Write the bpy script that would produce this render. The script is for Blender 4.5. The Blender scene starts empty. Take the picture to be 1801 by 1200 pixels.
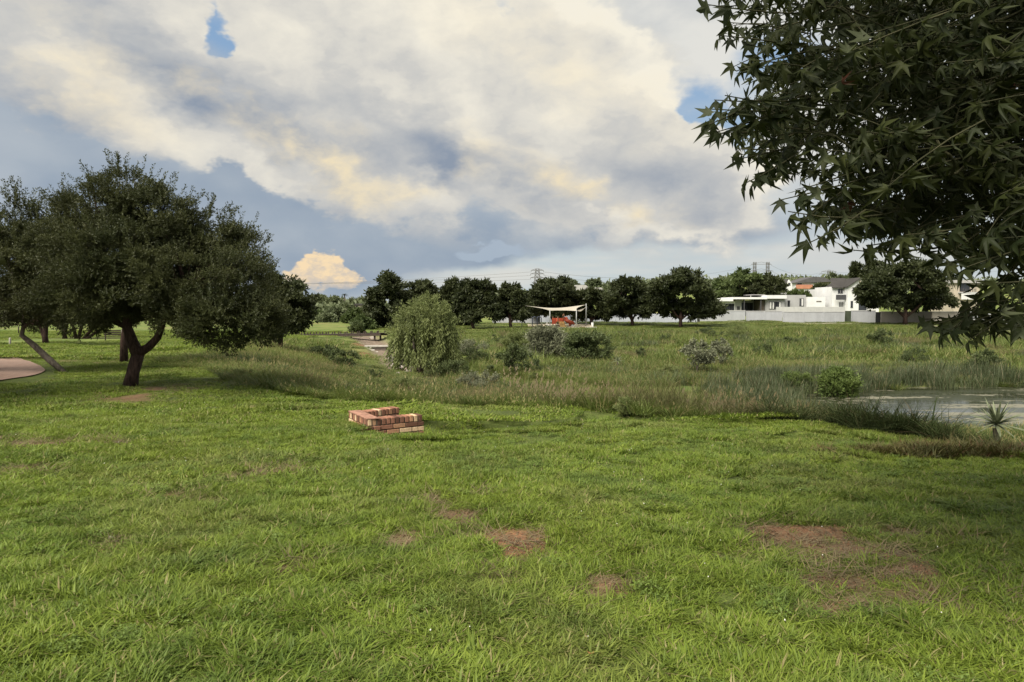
import bpy, math, random
import numpy as np
from mathutils import Vector, Matrix

SC = bpy.context.scene
COL = SC.collection
PW, PH, FPX = 1801.0, 1200.0, 1216.0       # photograph size and focal length in photograph pixels
CAMZ = 1.65
PITCH = math.atan(60.0 / FPX)              # horizon sits 60 px above the middle

def ray(px, py):
    """unit-forward direction (y = forward) of a pixel of the photograph"""
    a, b = (px - PW / 2) / FPX, (PH / 2 - py) / FPX
    c, s = math.cos(PITCH), math.sin(PITCH)
    return np.array([a, c + b * s, b * c - s])

def at(px, py, d):
    """point at forward distance d metres seen at that pixel"""
    r = ray(px, py)
    return np.array([0, 0, CAMZ]) + r * (d / r[1])

def lin(r, g, b):
    f = lambda v: (v / 255 / 12.92) if v / 255 <= 0.04045 else ((v / 255 + 0.055) / 1.055) ** 2.4
    return (f(r), f(g), f(b))

# ------------------------------------------------------------------ camera
cam = bpy.data.cameras.new("camera")
cam.sensor_fit = 'HORIZONTAL'; cam.sensor_width = 36.0
cam.lens = 36.0 * FPX / PW
cam.clip_start = 0.05; cam.clip_end = 20000
cam_ob = bpy.data.objects.new("camera", cam); COL.objects.link(cam_ob)
cam_ob.location = (0, 0, CAMZ)
cam_ob.rotation_euler = (math.pi / 2 - PITCH, 0, 0)
SC.camera = cam_ob

# ------------------------------------------------------------------ exposure
SC.view_settings.view_transform = 'Standard'
SC.view_settings.look = 'None'
EXPO = 0.75                                # the photograph is exposed for the grass, not the sky
SC.view_settings.exposure = EXPO
SC.view_settings.gamma = 1.0
SC.view_settings.use_curve_mapping = False
SC.cycles.max_bounces = 5
SC.cycles.diffuse_bounces = 2
SC.cycles.glossy_bounces = 2
SC.cycles.transmission_bounces = 4
SC.cycles.transparent_max_bounces = 4
SC.cycles.use_denoising = True

# ------------------------------------------------------------------ sun
SUN_EL, SUN_AZ = math.radians(50), math.radians(218)   # azimuth clockwise from the viewing direction (+Y)
sd = bpy.data.lights.new("sun", 'SUN'); sd.energy = 4.7; sd.angle = math.radians(42)
sd.color = (1.0, 0.93, 0.80)
sun = bpy.data.objects.new("sun", sd); COL.objects.link(sun)
sv = Vector((math.sin(SUN_AZ) * math.cos(SUN_EL), math.cos(SUN_AZ) * math.cos(SUN_EL), math.sin(SUN_EL)))
sun.rotation_euler = sv.to_track_quat('Z', 'Y').to_euler()
sun.location = (30, -20, 40)

# ------------------------------------------------------------------ node expression helper
class Nodes:
    def __init__(self, tree):
        self.t = tree; self.n = tree.nodes; self.l = tree.links
    def new(self, kind, **kw):
        nd = self.n.new(kind)
        for k, v in kw.items(): setattr(nd, k, v)
        return nd
    def put(self, sock, v):
        if isinstance(v, E): self.l.new(v.s, sock)
        elif hasattr(v, 'is_output'): self.l.new(v, sock)
        elif isinstance(v, (tuple, list)):
            sock.default_value = tuple(v) if len(v) == len(sock.default_value) else tuple(v) + (1.0,)
        else: sock.default_value = v
    def math(self, op, a, b=None, c=None, clamp=False):
        nd = self.new('ShaderNodeMath', operation=op, use_clamp=clamp)
        self.put(nd.inputs[0], a)
        if b is not None: self.put(nd.inputs[1], b)
        if c is not None: self.put(nd.inputs[2], c)
        return E(self, nd.outputs[0])
    def ss(self, x, a, b, lo=0.0, hi=1.0, kind='SMOOTHSTEP'):
        nd = self.new('ShaderNodeMapRange', interpolation_type=kind)
        for i, v in enumerate((x, a, b, lo, hi)): self.put(nd.inputs[i], v)
        return E(self, nd.outputs[0])
    def vec(self, x, y, z=0.0):
        nd = self.new('ShaderNodeCombineXYZ')
        for i, v in enumerate((x, y, z)): self.put(nd.inputs[i], v)
        return nd.outputs[0]
    def noise(self, v, scale, detail=4, rough=0.5, dist=0.0, color=False):
        nd = self.new('ShaderNodeTexNoise')
        self.put(nd.inputs['Vector'], v); nd.inputs['Scale'].default_value = scale
        nd.inputs['Detail'].default_value = detail; nd.inputs['Roughness'].default_value = rough
        nd.inputs['Distortion'].default_value = dist
        return nd.outputs['Color'] if color else E(self, nd.outputs[0])
    def voronoi(self, v, scale, smooth=0.5, feature='SMOOTH_F1'):
        nd = self.new('ShaderNodeTexVoronoi', feature=feature)
        self.put(nd.inputs['Vector'], v); nd.inputs['Scale'].default_value = scale
        if feature == 'SMOOTH_F1': nd.inputs['Smoothness'].default_value = smooth
        return E(self, nd.outputs['Distance'])
    def mix(self, f, a, b, blend='MIX'):
        nd = self.new('ShaderNodeMix', data_type='RGBA', blend_type=blend)
        self.put(nd.inputs[0], f); self.put(nd.inputs[6], a); self.put(nd.inputs[7], b)
        return nd.outputs[2]
    def sep(self, v):
        nd = self.new('ShaderNodeSeparateXYZ'); self.put(nd.inputs[0], v)
        return [E(self, o) for o in nd.outputs]
    def vmath(self, op, a, b=None, scale=None):
        nd = self.new('ShaderNodeVectorMath', operation=op)
        self.put(nd.inputs[0], a)
        if b is not None: self.put(nd.inputs[1], b)
        if scale is not None: self.put(nd.inputs['Scale'], scale)
        return nd.outputs[0]

class E:
    def __init__(self, N, s): self.N, self.s = N, s
    def __add__(self, o): return self.N.math('ADD', self, o)
    __radd__ = __add__
    def __sub__(self, o): return self.N.math('SUBTRACT', self, o)
    def __rsub__(self, o): return self.N.math('SUBTRACT', o, self)
    def __mul__(self, o): return self.N.math('MULTIPLY', self, o)
    __rmul__ = __mul__
    def __truediv__(self, o): return self.N.math('DIVIDE', self, o)
    def __pow__(self, o): return self.N.math('POWER', self, o)
    def max(self, o): return self.N.math('MAXIMUM', self, o)
    def min(self, o): return self.N.math('MINIMUM', self, o)
    def exp(self): return self.N.math('EXPONENT', self)
    def clamp(self): return self.N.math('ADD', self, 0.0, clamp=True)

# ------------------------------------------------------------------ world: Nishita sky behind layered clouds
def build_world():
    w = bpy.data.worlds.new("World"); SC.world = w; w.use_nodes = True
    t = w.node_tree; t.nodes.clear(); N = Nodes(t)
    S = 0.1
    sky = N.new('ShaderNodeTexSky', sky_type='NISHITA')
    sky.sun_disc = False; sky.sun_elevation = SUN_EL; sky.sun_rotation = SUN_AZ
    sky.altitude = 1500; sky.air_density = 1.0; sky.dust_density = 1.2; sky.ozone_density = 1.2
    d = N.new('ShaderNodeTexCoord').outputs['Generated']
    x, y, z = N.sep(d)
    U = N.math('ARCTAN2', x, y)                            # azimuth and elevation of the direction
    V = N.math('ARCSINE', z)
    P = N.vmath('MULTIPLY', d, (1.0, 1.0, 1.7))            # clouds are flatter than wide
    C = lambda r, g, b: tuple(v / S / 2 ** EXPO for v in lin(r, g, b))
    def uv(px, py):
        r = ray(px, py); r = r / np.linalg.norm(r)
        return math.atan2(r[0], r[1]), math.asin(r[2])
    TILT = math.radians(-24)                               # the cloud bands dip to the right
    wn = N.noise(P, 3.6, 3, 0.55, color=True)
    wn2 = N.noise(P, 13.0, 4, 0.62, color=True)
    wx, wy, wz = N.sep(wn); vx, vy, vz = N.sep(wn2)
    UV = N.vec(U, V, 0.0)
    c_, s_ = math.cos(TILT), math.sin(TILT)
    class Warp:
        """azimuth/elevation made ragged by the noises, level and tilted"""
        def __init__(self, a, b):
            o = N.vmath('SCALE', N.vmath('SUBTRACT', wn, (0.5, 0.5, 0.5)), scale=2 * a / FPX)
            o2 = N.vmath('SCALE', N.vmath('SUBTRACT', wn2, (0.5, 0.5, 0.5)), scale=2 * b / FPX)
            self.p = N.vmath('MULTIPLY', N.vmath('ADD', UV, N.vmath('ADD', o, o2)), (1, 1, 0)); self.r = None
        def rot(self):
            if self.r is None:
                a, b, _ = N.sep(self.p)
                self.r = N.vec(a * c_ + b * s_, b * c_ - a * s_, 0.0)
            return self.r
    def total(W, items):
        """sum of elliptical bumps (px, py, rx, ry, tilted, weight): 1 in the middle, 0.5 at the radius, 0 at twice it"""
        s = None
        for it in items:
            px, py, rx, ry = it[:4]; tl = len(it) > 4 and it[4]; k = it[5] if len(it) > 5 else 1.0
            u0, v0 = uv(px, py); rx = rx * math.cos(u0) ** 1.5
            if tl: u0, v0 = u0 * c_ + v0 * s_, v0 * c_ - u0 * s_
            sx, sy = FPX / (2 * rx), FPX / (2 * ry)
            m = N.new('ShaderNodeVectorMath', operation='MULTIPLY_ADD')
            N.put(m.inputs[0], W.rot() if tl else W.p)
            m.inputs[1].default_value = (sx, sy, 0); m.inputs[2].default_value = (-u0 * sx, -v0 * sy, 0)
            g = N.new('ShaderNodeTexGradient', gradient_type='SPHERICAL'); N.put(g.inputs[0], m.outputs[0])
            s = N.math('MULTIPLY_ADD', E(N, g.outputs[1]), k, 0.0 if s is None else s)
        return s
    W_soft, W_mid, W_edge = Warp(70, 14), Warp(60, 46), Warp(60, 62)

    # light relief: the same billows sampled a step towards the light
    wob = N.vmath('SCALE', wn2, scale=0.05)
    wp = N.vmath('ADD', P, wob)
    wp2 = N.vmath('ADD', wp, (0.030, -0.004, 0.040))
    h0, h1 = N.noise(wp, 5.0, 6, 0.55), N.noise(wp2, 5.0, 6, 0.55)
    relief = h0 - h1
    broad = N.noise(P, 2.1, 2, 0.5)

    # 0 clear sky, whitening to the horizon
    el = z.max(0.0)
    col = N.mix(0.85, sky.outputs[0], C(138, 170, 204))
    col = N.mix(N.ss(el, 0.05, 0.36, 0.96, 0.0), col, C(196, 208, 211))
    streak = N.noise(N.vmath('MULTIPLY', d, (1, 1, 8.0)), 3.6, 4, 0.55)
    col = N.mix(N.ss(streak, 0.40, 0.68, 0.0, 0.75) * N.ss(el, 0.16, 0.30, 1.0, 0.0), col, C(224, 221, 212))
    # 1 high grey-white sheet, open in places
    holes = total(Warp(18, 58), [(368, 34, 32, 56, False, 1.35), (390, 88, 28, 26, False, 1.25), (835, -4, 50, 16), (893, 42, 18, 26), (470, 108, 14, 20, False, 0.8), (1222, 178, 34, 30, True), (1290, 225, 40, 40, True, 0.9), (1390, 110, 80, 34, False, 0.8)])
    holes = holes + (h0 - 0.5) * 1.3 + (vy - 0.5) * 0.7
    veil = N.ss(broad + (vz - 0.5) * 0.2, 0.28, 0.5, 0.0, 0.75) * N.ss(el, 0.10, 0.26)
    veil = (veil + total(W_soft, [(1080, 70, 300, 130), (300, 30, 460, 140), (1650, 150, 500, 260, False, 0.8)]) * 0.75).min(1.0)
    veil = veil * N.ss(holes, 0.90, 0.25)
    col = N.mix(veil, col, N.mix(N.ss(wz + (vy - 0.5) * 0.4, 0.32, 0.66), C(190, 195, 199), C(226, 225, 219)))
    # 2 blue-grey rain-cloud slab low on the left, running to the right
    slab = total(W_soft, [(20, 300, 430, 150), (400, 320, 320, 96, True), (700, 376, 330, 52), (960, 396, 300, 40), (1180, 400, 170, 28, False, 0.7), (60, 400, 200, 60, False, 0.5)])
    slab = N.ss(slab + (vz - 0.5) * 0.22 + (wz - 0.5) * 0.2, 0.20, 0.72)
    col = N.mix(slab * 0.97, col, N.mix(N.ss(wx + (h0 - 0.5) * 0.5 + (V - uv(900, 370)[1]) * 0.8, 0.28, 0.72), C(143, 159, 178), C(178, 187, 196)))
    # 3 the big cumulus, upper left to the right
    cum = total(W_edge, [(40, 70, 330, 90, True), (480, 60, 420, 120), (620, 120, 300, 130), (830, 190, 300, 130, True), (1050, 240, 210, 95, True),
                         (1165, 296, 130, 62, True), (960, 306, 240, 46, False, 0.8), (540, 280, 170, 46, True, 0.9), (1150, 380, 110, 24, False, 0.35), (60, 310, 360, 90, True, -0.9), (430, 380, 240, 60, True, -0.6)])
    behind = N.ss(y, 0.72, 0.50) * N.ss(z, 0.10, 0.35)
    cum = cum + behind * N.ss(broad, 0.36, 0.56)
    cover = N.ss(cum - holes.max(0.0) * 1.0 + (h0 - 0.5) * 1.15, 0.12, 0.62)
    shade = total(W_mid, [(450, 200, 170, 34, True), (280, 130, 190, 24, True, 0.8), (720, 245, 110, 34, True, 1.1), (760, 290, 80, 22, False, 0.6), (1060, 270, 170, 44, False, 0.5), (70, 175, 190, 34, True, 0.8), (900, 325, 120, 30, True, 0.6), (1190, 330, 130, 36, False, 0.5), (640, 300, 60, 40, False, 0.3)])
    ce = cum + (h0 - 0.5) * 1.15                              # bright billowed rim towards the upper right
    rim = N.ss(ce, 0.20, 0.62) * N.ss(ce, 1.35, 0.65) * N.ss(U + V, uv(620, 150)[0] + uv(620, 150)[1], uv(1000, 150)[0] + uv(1000, 150)[1])
    lo = N.ss(V, uv(900, 420)[1], uv(900, 280)[1], 0.42, 0.0)
    light = relief * 1.7 + (h0 - 0.5) * 0.6 + (wx - 0.5) * 0.4 + 0.78 - shade * 0.70 - lo + rim * 0.40
    ccol = N.mix(N.ss(light, -0.40, 0.60, kind='LINEAR'), C(142, 154, 171), C(211, 209, 203))
    ccol = N.mix(N.ss(light, 0.55, 1.10, kind='LINEAR'), ccol, C(245, 239, 223))
    warm = total(W_edge, [(572, 268, 50, 34, True), (470, 246, 110, 18, True), (620, 335, 40, 24, True, 0.8), (718, 342, 48, 16), (830, 322, 30, 20, False, 0.9), (972, 340, 50, 24),
                          (1040, 352, 50, 14, False, 0.8), (1122, 394, 28, 14), (890, 265, 60, 26, True, 0.6), (1225, 375, 26, 20, False, 0.6), (70, 75, 170, 40, True, 0.7), (20, 150, 80, 30, False, 0.6), (1000, 120, 160, 46, True, 0.4)])
    warm = warm * N.ss(h0 + relief, 0.30, 0.75) * 0.75
    ccol = N.mix((warm * 1.0).min(0.75), ccol, C(250, 231, 190))
    col = N.mix(cover, col, ccol)
    # 4 the small sunlit cloud low in the gap, and a small grey one
    W_s = Warp(8, 36)
    small = total(W_s, [(545, 474, 17, 16), (572, 460, 17, 19), (572, 486, 46, 13), (608, 492, 24, 8), (556, 498, 34, 9), (586, 474, 16, 14)])
    hs = N.noise(P, 60.0, 3, 0.6)
    sm = N.ss(small + (hs - 0.5) * 0.9 + (vy - 0.5) * 0.5, 0.32, 0.66) * N.ss(V + (hs - 0.5) * 0.016, uv(575, 522)[1], uv(575, 490)[1])
    smc = N.mix(N.ss((hs - 0.5) * 2.6 + 0.45 + (V - uv(575, 482)[1]) * 14 + (vx - 0.5) * 1.2, 0.1, 0.9), C(216, 202, 184), C(248, 222, 182))
    col = N.mix(sm, col, smc)
    g = total(W_s, [(880, 440, 60, 10), (845, 446, 26, 8, False, 0.8)])
    col = N.mix(N.ss(g + (hs - 0.5) * 0.5, 0.36, 0.75, 0.0, 0.75), col, C(172, 186, 201))
    bg = N.new('ShaderNodeBackground'); N.put(bg.inputs[0], col); bg.inputs[1].default_value = S
    out = N.new('ShaderNodeOutputWorld'); t.links.new(bg.outputs[0], out.inputs[0])
    w.cycles.sampling_method = 'NONE'
build_world()

# ------------------------------------------------------------------ numpy noise
def _hash(ix, iy, seed):
    h = (ix.astype(np.int64) * 374761393 + iy.astype(np.int64) * 668265263 + seed * 1442695041) & 0x7fffffff
    h = ((h ^ (h >> 13)) * 1274126177) & 0x7fffffff
    return ((h ^ (h >> 16)) & 0xffff) / 65535.0
def vnoise(x, y, seed=0):
    x = np.asarray(x, float); y = np.asarray(y, float)
    ix, iy = np.floor(x), np.floor(y); fx, fy = x - ix, y - iy
    fx = fx * fx * (3 - 2 * fx); fy = fy * fy * (3 - 2 * fy)
    a, b = _hash(ix, iy, seed), _hash(ix + 1, iy, seed)
    c, d = _hash(ix, iy + 1, seed), _hash(ix + 1, iy + 1, seed)
    return (a * (1 - fx) + b * fx) * (1 - fy) + (c * (1 - fx) + d * fx) * fy
def fbm(x, y, seed=0, oct=4):
    s, a, t = 0, 1.0, 0
    for o in range(oct):
        s = s + a * vnoise(np.asarray(x) * 2 ** o, np.asarray(y) * 2 ** o, seed + o * 17); t += a; a *= 0.5
    return s / t
def sstep(x, a, b):
    t = np.clip((np.asarray(x, float) - a) / (b - a), 0, 1)
    return t * t * (3 - 2 * t)

# ------------------------------------------------------------------ objects
def tag(o, label=None, cat=None, group=None, kind=None):
    if label: o["label"] = label
    if cat: o["category"] = cat
    if group: o["group"] = group
    if kind: o["kind"] = kind
    return o
def link(o, parent=None):
    COL.objects.link(o)
    if parent is not None: o.parent = parent
    return o
def empty(name, loc, label, cat, group=None, rz=0.0):
    o = bpy.data.objects.new(name, None); o.empty_display_size = 0.2
    o.location = tuple(loc); o.rotation_euler = (0, 0, rz)
    link(o); return tag(o, label, cat, group)
def mesh_np(name, verts, faces, mat=None, parent=None, smooth=False, attrs=None, mats=None, mat_idx=None):
    """faces: list of (n,k) integer arrays (k = 3 or 4); attrs: {name: (per-vertex floats or colours)}"""
    verts = np.asarray(verts, np.float32)
    if not isinstance(faces, (list, tuple)): faces = [faces]
    faces = [np.asarray(f, np.int32) for f in faces if len(f)]
    me = bpy.data.meshes.new(name)
    me.vertices.add(len(verts)); me.vertices.foreach_set("co", verts.ravel())
    loops = np.concatenate([f.ravel() for f in faces]); sizes = np.concatenate([np.full(len(f), f.shape[1], np.int32) for f in faces])
    starts = np.concatenate([[0], np.cumsum(sizes)[:-1]]).astype(np.int32)
    me.loops.add(len(loops)); me.loops.foreach_set("vertex_index", loops)
    me.polygons.add(len(sizes)); me.polygons.foreach_set("loop_start", starts); me.polygons.foreach_set("loop_total", sizes)
    if smooth: me.polygons.foreach_set("use_smooth", np.ones(len(sizes), bool))
    for k, v in (attrs or {}).items():
        v = np.asarray(v, np.float32)
        if v.ndim == 1:
            a = me.attributes.new(k, 'FLOAT', 'POINT'); a.data.foreach_set("value", v)
        else:
            a = me.attributes.new(k, 'FLOAT_VECTOR', 'POINT'); a.data.foreach_set("vector", v.ravel())
    for m in (mats or ([mat] if mat else [])): me.materials.append(m)
    if mat_idx is not None: me.polygons.foreach_set("material_index", np.asarray(mat_idx, np.int32))
    me.update(calc_edges=True); me.validate()
    o = bpy.data.objects.new(name, me)
    if parent is not False: link(o, parent)
    return o

class MB:
    """collects boxes, tubes and polygons into one mesh"""
    def __init__(self): self.v, self.f = [], []
    def add(self, vs, fs):
        b = len(self.v); self.v += [tuple(map(float, p)) for p in vs]; self.f += [tuple(b + i for i in f) for f in fs]; return self
    def box(self, x0, x1, y0, y1, z0, z1):
        return self.add([(x0, y0, z0), (x1, y0, z0), (x1, y1, z0), (x0, y1, z0), (x0, y0, z1), (x1, y0, z1), (x1, y1, z1), (x0, y1, z1)],
                        [(0, 3, 2, 1), (4, 5, 6, 7), (0, 1, 5, 4), (1, 2, 6, 5), (2, 3, 7, 6), (3, 0, 4, 7)])
    def prism(self, pts, y0, y1):
        """outline in x/z pushed from y0 to y1"""
        n = len(pts)
        vs = [(p[0], y0, p[1]) for p in pts] + [(p[0], y1, p[1]) for p in pts]
        return self.add(vs, [tuple(range(n)), tuple(range(2 * n - 1, n - 1, -1))] + [(i, i + n, (i + 1) % n + n, (i + 1) % n) for i in range(n)])
    def tube(self, pts, radii, sides=6, cap=True):
        pts = [np.asarray(p, float) for p in pts]; n = len(pts)
        if np.isscalar(radii): radii = [radii] * n
        b = len(self.v); ref = np.array([0.31, 0.95, 0.05])
        for i, p in enumerate(pts):
            t = pts[min(i + 1, n - 1)] - pts[max(i - 1, 0)]; t = t / (np.linalg.norm(t) + 1e-9)
            if abs(t @ ref) > 0.95: ref = np.array([0.9, 0.1, 0.4])
            u = np.cross(t, ref); u /= np.linalg.norm(u); w = np.cross(t, u)
            for k in range(sides):
                a = 2 * math.pi * k / sides
                self.v.append(tuple(p + radii[i] * (math.cos(a) * u + math.sin(a) * w)))
        for i in range(n - 1):
            for k in range(sides):
                k2 = (k + 1) % sides
                self.f.append((b + i * sides + k, b + i * sides + k2, b + (i + 1) * sides + k2, b + (i + 1) * sides + k))
        if cap:
            self.f.append(tuple(b + k for k in range(sides))[::-1]); self.f.append(tuple(b + (n - 1) * sides + k for k in range(sides)))
        return self
    def build(self, name, mat, parent=None, smooth=False, bevel=0.0):
        me = bpy.data.meshes.new(name); me.from_pydata(self.v, [], self.f)
        if smooth: me.polygons.foreach_set("use_smooth", np.ones(len(me.polygons), bool))
        me.materials.append(mat); me.update()
        o = bpy.data.objects.new(name, me); link(o, parent if parent is not False else None)
        if bevel:
            m = o.modifiers.new("bevel", 'BEVEL'); m.width = bevel; m.segments = 2; m.limit_method = 'ANGLE'
        return o

# ------------------------------------------------------------------ materials
def material(name):
    m = bpy.data.materials.new(name); m.use_nodes = True
    m.node_tree.nodes.clear(); return m, Nodes(m.node_tree)
def finish(N, shader):
    o = N.new('ShaderNodeOutputMaterial'); N.l.new(shader, o.inputs[0])
def bsdf(N, color, rough=0.7, spec=0.3, metal=0.0, normal=None):
    b = N.new('ShaderNodeBsdfPrincipled')
    N.put(b.inputs['Base Color'], color); N.put(b.inputs['Roughness'], rough)
    b.inputs['Specular IOR Level'].default_value = spec; b.inputs['Metallic'].default_value = metal
    if normal is not None: N.l.new(normal, b.inputs['Normal'])
    return b.outputs[0]
def bump(N, h, strength=0.3, dist=0.02):
    b = N.new('ShaderNodeBump'); b.inputs['Strength'].default_value = strength; b.inputs['Distance'].default_value = dist
    N.put(b.inputs['Height'], h); return b.outputs[0]
def pos(N): return N.new('ShaderNodeNewGeometry').outputs['Position']
def objco(N): return N.new('ShaderNodeTexCoord').outputs['Object']
def attr(N, name):
    a = N.new('ShaderNodeAttribute', attribute_name=name); return E(N, a.outputs['Fac'])
def attrv(N, name):
    return N.new('ShaderNodeAttribute', attribute_name=name).outputs['Vector']

def mat_plain(name, col, rough=0.75, spec=0.25, var=0.18, scale=1.5, metal=0.0, bump_s=0.0):
    """painted or mineral surface with uneven, slightly dirty colour"""
    m, N = material(name); p = pos(N)
    n = N.noise(p, scale, 5, 0.6); n2 = N.noise(p, scale * 9, 3, 0.6)
    st = N.noise(N.vmath('MULTIPLY', p, (1, 1, 0.12)), scale * 2.5, 4, 0.6)
    f = N.ss(n * 0.45 + n2 * 0.2 + st * 0.35, 0.36, 0.62)
    c = N.mix(f, tuple(v * (1 - var) for v in col), tuple(min(1, v * (1 + var * 0.6)) for v in col))
    finish(N, bsdf(N, c, rough, spec, metal, bump(N, n2, bump_s, 0.01) if bump_s else None)); return m
def mat_leaf(name, dark, light, dry=None, trans=0.3, rough=0.55, spec=0.25, pscale=0.6, pvar=0.5, under=None):
    """leaf or blade: colour by the piece's own tint and by patches across the place"""
    m, N = material(name)
    t = attr(N, 'tint'); n = N.noise(pos(N), pscale, 3, 0.55)
    f = (t * (1 - pvar) + N.ss(n, 0.30, 0.70) * pvar).clamp()
    c = N.mix(f, dark, light)
    if dry is not None: c = N.mix(N.ss(t, 0.86, 0.95), c, dry)
    if under: c = N.mix(E(N, N.new('ShaderNodeNewGeometry').outputs['Backfacing']) * 0.55, c, under)
    b = bsdf(N, c, rough, spec)
    tr = N.new('ShaderNodeBsdfTranslucent'); N.put(tr.inputs[0], N.mix(0.35, c, light))
    mx = N.new('ShaderNodeMixShader'); mx.inputs[0].default_value = trans
    N.l.new(b, mx.inputs[1]); N.l.new(tr.outputs[0], mx.inputs[2])
    finish(N, mx.outputs[0]); return m
def mat_bark(name, a, b, scale=6.0):
    m, N = material(name); p = N.vmath('MULTIPLY', pos(N), (1, 1, 0.28))
    n = N.noise(p, scale * 2.2, 6, 0.65); n2 = N.noise(pos(N), 1.3, 3, 0.5)
    c = N.mix(N.ss(n * 0.75 + n2 * 0.25, 0.32, 0.66), a, b)
    finish(N, bsdf(N, c, 0.9, 0.15, 0.0, bump(N, n, 1.0, 0.06))); return m

# ------------------------------------------------------------------ terrain
LAWN_EDGE = np.array([(-30, 140), (-27, 110), (-25, 86), (-21, 58), (-15, 29.5), (-10.3, 23.2), (-6.2, 17.9), (-4.0, 16.5), (-1.95, 15.8), (0, 15.4), (1.9, 14.3), (3.6, 12.6), (4.97, 11.4), (5.7, 9.6), (6.6, 8.6), (9, 7.0), (16, 3), (34, -8), (70, -30)], float)
STREAM = np.array([(-24, 110), (-18.5, 86), (-12.4, 68), (-9.2, 57), (-6.8, 48), (-2, 42), (5, 37), (14, 33)], float)
DITCH = np.array([(-2.6, 11.35), (-1.5, 11.75), (-0.2, 12.6), (1.5, 13.1), (2.8, 13.3)], float)
POND_Z = -3.0
def polydist(x, y, pts):
    """distance to a polyline and the side (+1 = left of its direction is negative here: beyond the lawn is +)"""
    x = np.asarray(x, float); y = np.asarray(y, float)
    best = np.full(x.shape, 1e9); side = np.zeros(x.shape); par = np.zeros(x.shape)
    acc = 0.0
    for a, b in zip(pts[:-1], pts[1:]):
        d = b - a; L2 = d @ d
        t = np.clip(((x - a[0]) * d[0] + (y - a[1]) * d[1]) / L2, 0, 1)
        qx, qy = x - a[0] - t * d[0], y - a[1] - t * d[1]
        q = qx * qx + qy * qy
        cr = d[0] * (y - a[1]) - d[1] * (x - a[0])
        m = q < best
        best = np.where(m, q, best); side = np.where(m, np.sign(cr), side); par = np.where(m, acc + t, par); acc += 1.0
    return np.sqrt(best), side, par
def lawn_s(x, y):
    d, s, _ = polydist(x, y, LAWN_EDGE); return d * s
def pond_e(x, y):
    """ < 1 inside the pond"""
    w = 0.16 * (fbm(np.asarray(x) * 0.25, np.asarray(y) * 0.25, 5) - 0.5)
    return np.sqrt(((np.asarray(x) - 29) / 17.0) ** 2 + ((np.asarray(y) - 31.5) / 8.6) ** 2) + w
VY = [0, 15, 20, 26, 40, 44, 57, 70, 85, 120, 145, 170, 220, 300, 500, 900, 3000]
VZ = [-2.4, -2.4, -2.75, -2.85, -2.8, -2.7, -2.45, -2.25, -2.0, -2.0, -1.45, -1.2, 0.2, 3.5, 7.0, 8.0, 8.0]
def H(x, y):
    x = np.asarray(x, float); y = np.asarray(y, float)
    zp = -0.0026 * np.minimum(np.maximum(y, 0), 15.4) ** 2 * (1 - 0.25 * sstep(-x, 4, 10)) - 0.020 * np.clip(y - 15.4, 0, 72)
    zp = zp + (fbm(x * 0.35, y * 0.35, 3, 3) - 0.5) * 0.10 + (fbm(x * 1.7, y * 1.7, 9, 2) - 0.5) * 0.035
    zv = np.interp(y, VY, VZ)
    hill = sstep(x, -20, 110) * np.interp(y, [150, 200, 300, 500, 900], [0, 2.0, 6.5, 9, 9])
    zv = zv + hill + (fbm(x * 0.12, y * 0.12, 21, 3) - 0.5) * 0.5 * np.interp(y, [10, 40, 300], [0.5, 0.8, 2.5])
    zv = zv - 0.75 * sstep(pond_e(x, y), 1.12, 0.85)
    ds, _, _ = polydist(x, y, STREAM)
    zv = zv - 0.55 * sstep(ds, 2.6, 1.3) * sstep(y, 120, 95)
    s = lawn_s(x, y)
    bw = 6.0 + 5.0 * sstep(-x, 2, 9)
    f = sstep(s / bw, 0.0, 1.0) * 0.85 + 0.15 * np.clip(s / bw, 0, 1)
    z = zp * (1 - f) + zv * f
    dd, _, par = polydist(x, y, DITCH)
    z = z - np.interp(par, [0, 0.6, 2, 3, 4], [0.08, 0.56, 0.40, 0.22, 0.05]) * sstep(dd, 1.55, 0.25) * sstep(x, -3.0, -2.0)
    return z
def H1(x, y): return float(H(np.array([x]), np.array([y]))[0])
def hit(px, py, dmax=900.0):
    """where the pixel's ray meets the terrain"""
    r = ray(px, py); r = r / r[1]
    d = np.exp(np.linspace(math.log(1.5), math.log(dmax), 3000))
    z = CAMZ + r[2] * d
    k = np.argmax(z < H(r[0] * d, d))
    if not (z < H(r[0] * d, d)).any(): k = len(d) - 1
    return np.array([r[0] * d[k], d[k], H1(r[0] * d[k], d[k])])

# bare soil patches on the lawn: pixel centre, pixel radii, strength, redness
SOIL = []
for px, py, rx, ry, k, red in [(905, 953, 50, 27, 1.25, 1.0), (800, 905, 62, 20, 0.8, 0.35), (690, 944, 34, 13, 0.8, 0.3), (1072, 1030, 36, 22, 0.95, 0.4), (1420, 936, 62, 13, 1.0, 0.6),
                               (1500, 1000, 130, 55, 0.62, 0.25), (1480, 1072, 46, 20, 0.95, 0.5), (300, 873, 66, 9, 0.9, 0.6), (205, 960, 26, 12, 0.95, 0.6), (20, 832, 30, 9, 0.9, 0.5), (50, 778, 90, 9, 0.7, 0.3),
                               (485, 1000, 34, 10, 0.65, 0.3), (30, 1000, 60, 10, 0.6, 0.3), (1040, 965, 40, 26, 0.6, 0.2), (480, 830, 60, 10, 0.5, 0.2), (260, 690, 70, 12, 0.7, 0.4), (1580, 940, 90, 14, 0.5, 0.3), (180, 632, 120, 5, 0.6, 0.6), (70, 600, 130, 5, 1.0, 0.25)]:
    c = hit(px, py)
    e = hit(px, py - ry); g = hit(px, py + ry)
    SOIL.append((c[0], c[1], 1.2 * rx * c[1] / FPX, 1.2 * max(0.1, (e[1] - g[1]) / 2), k, red))
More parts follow.
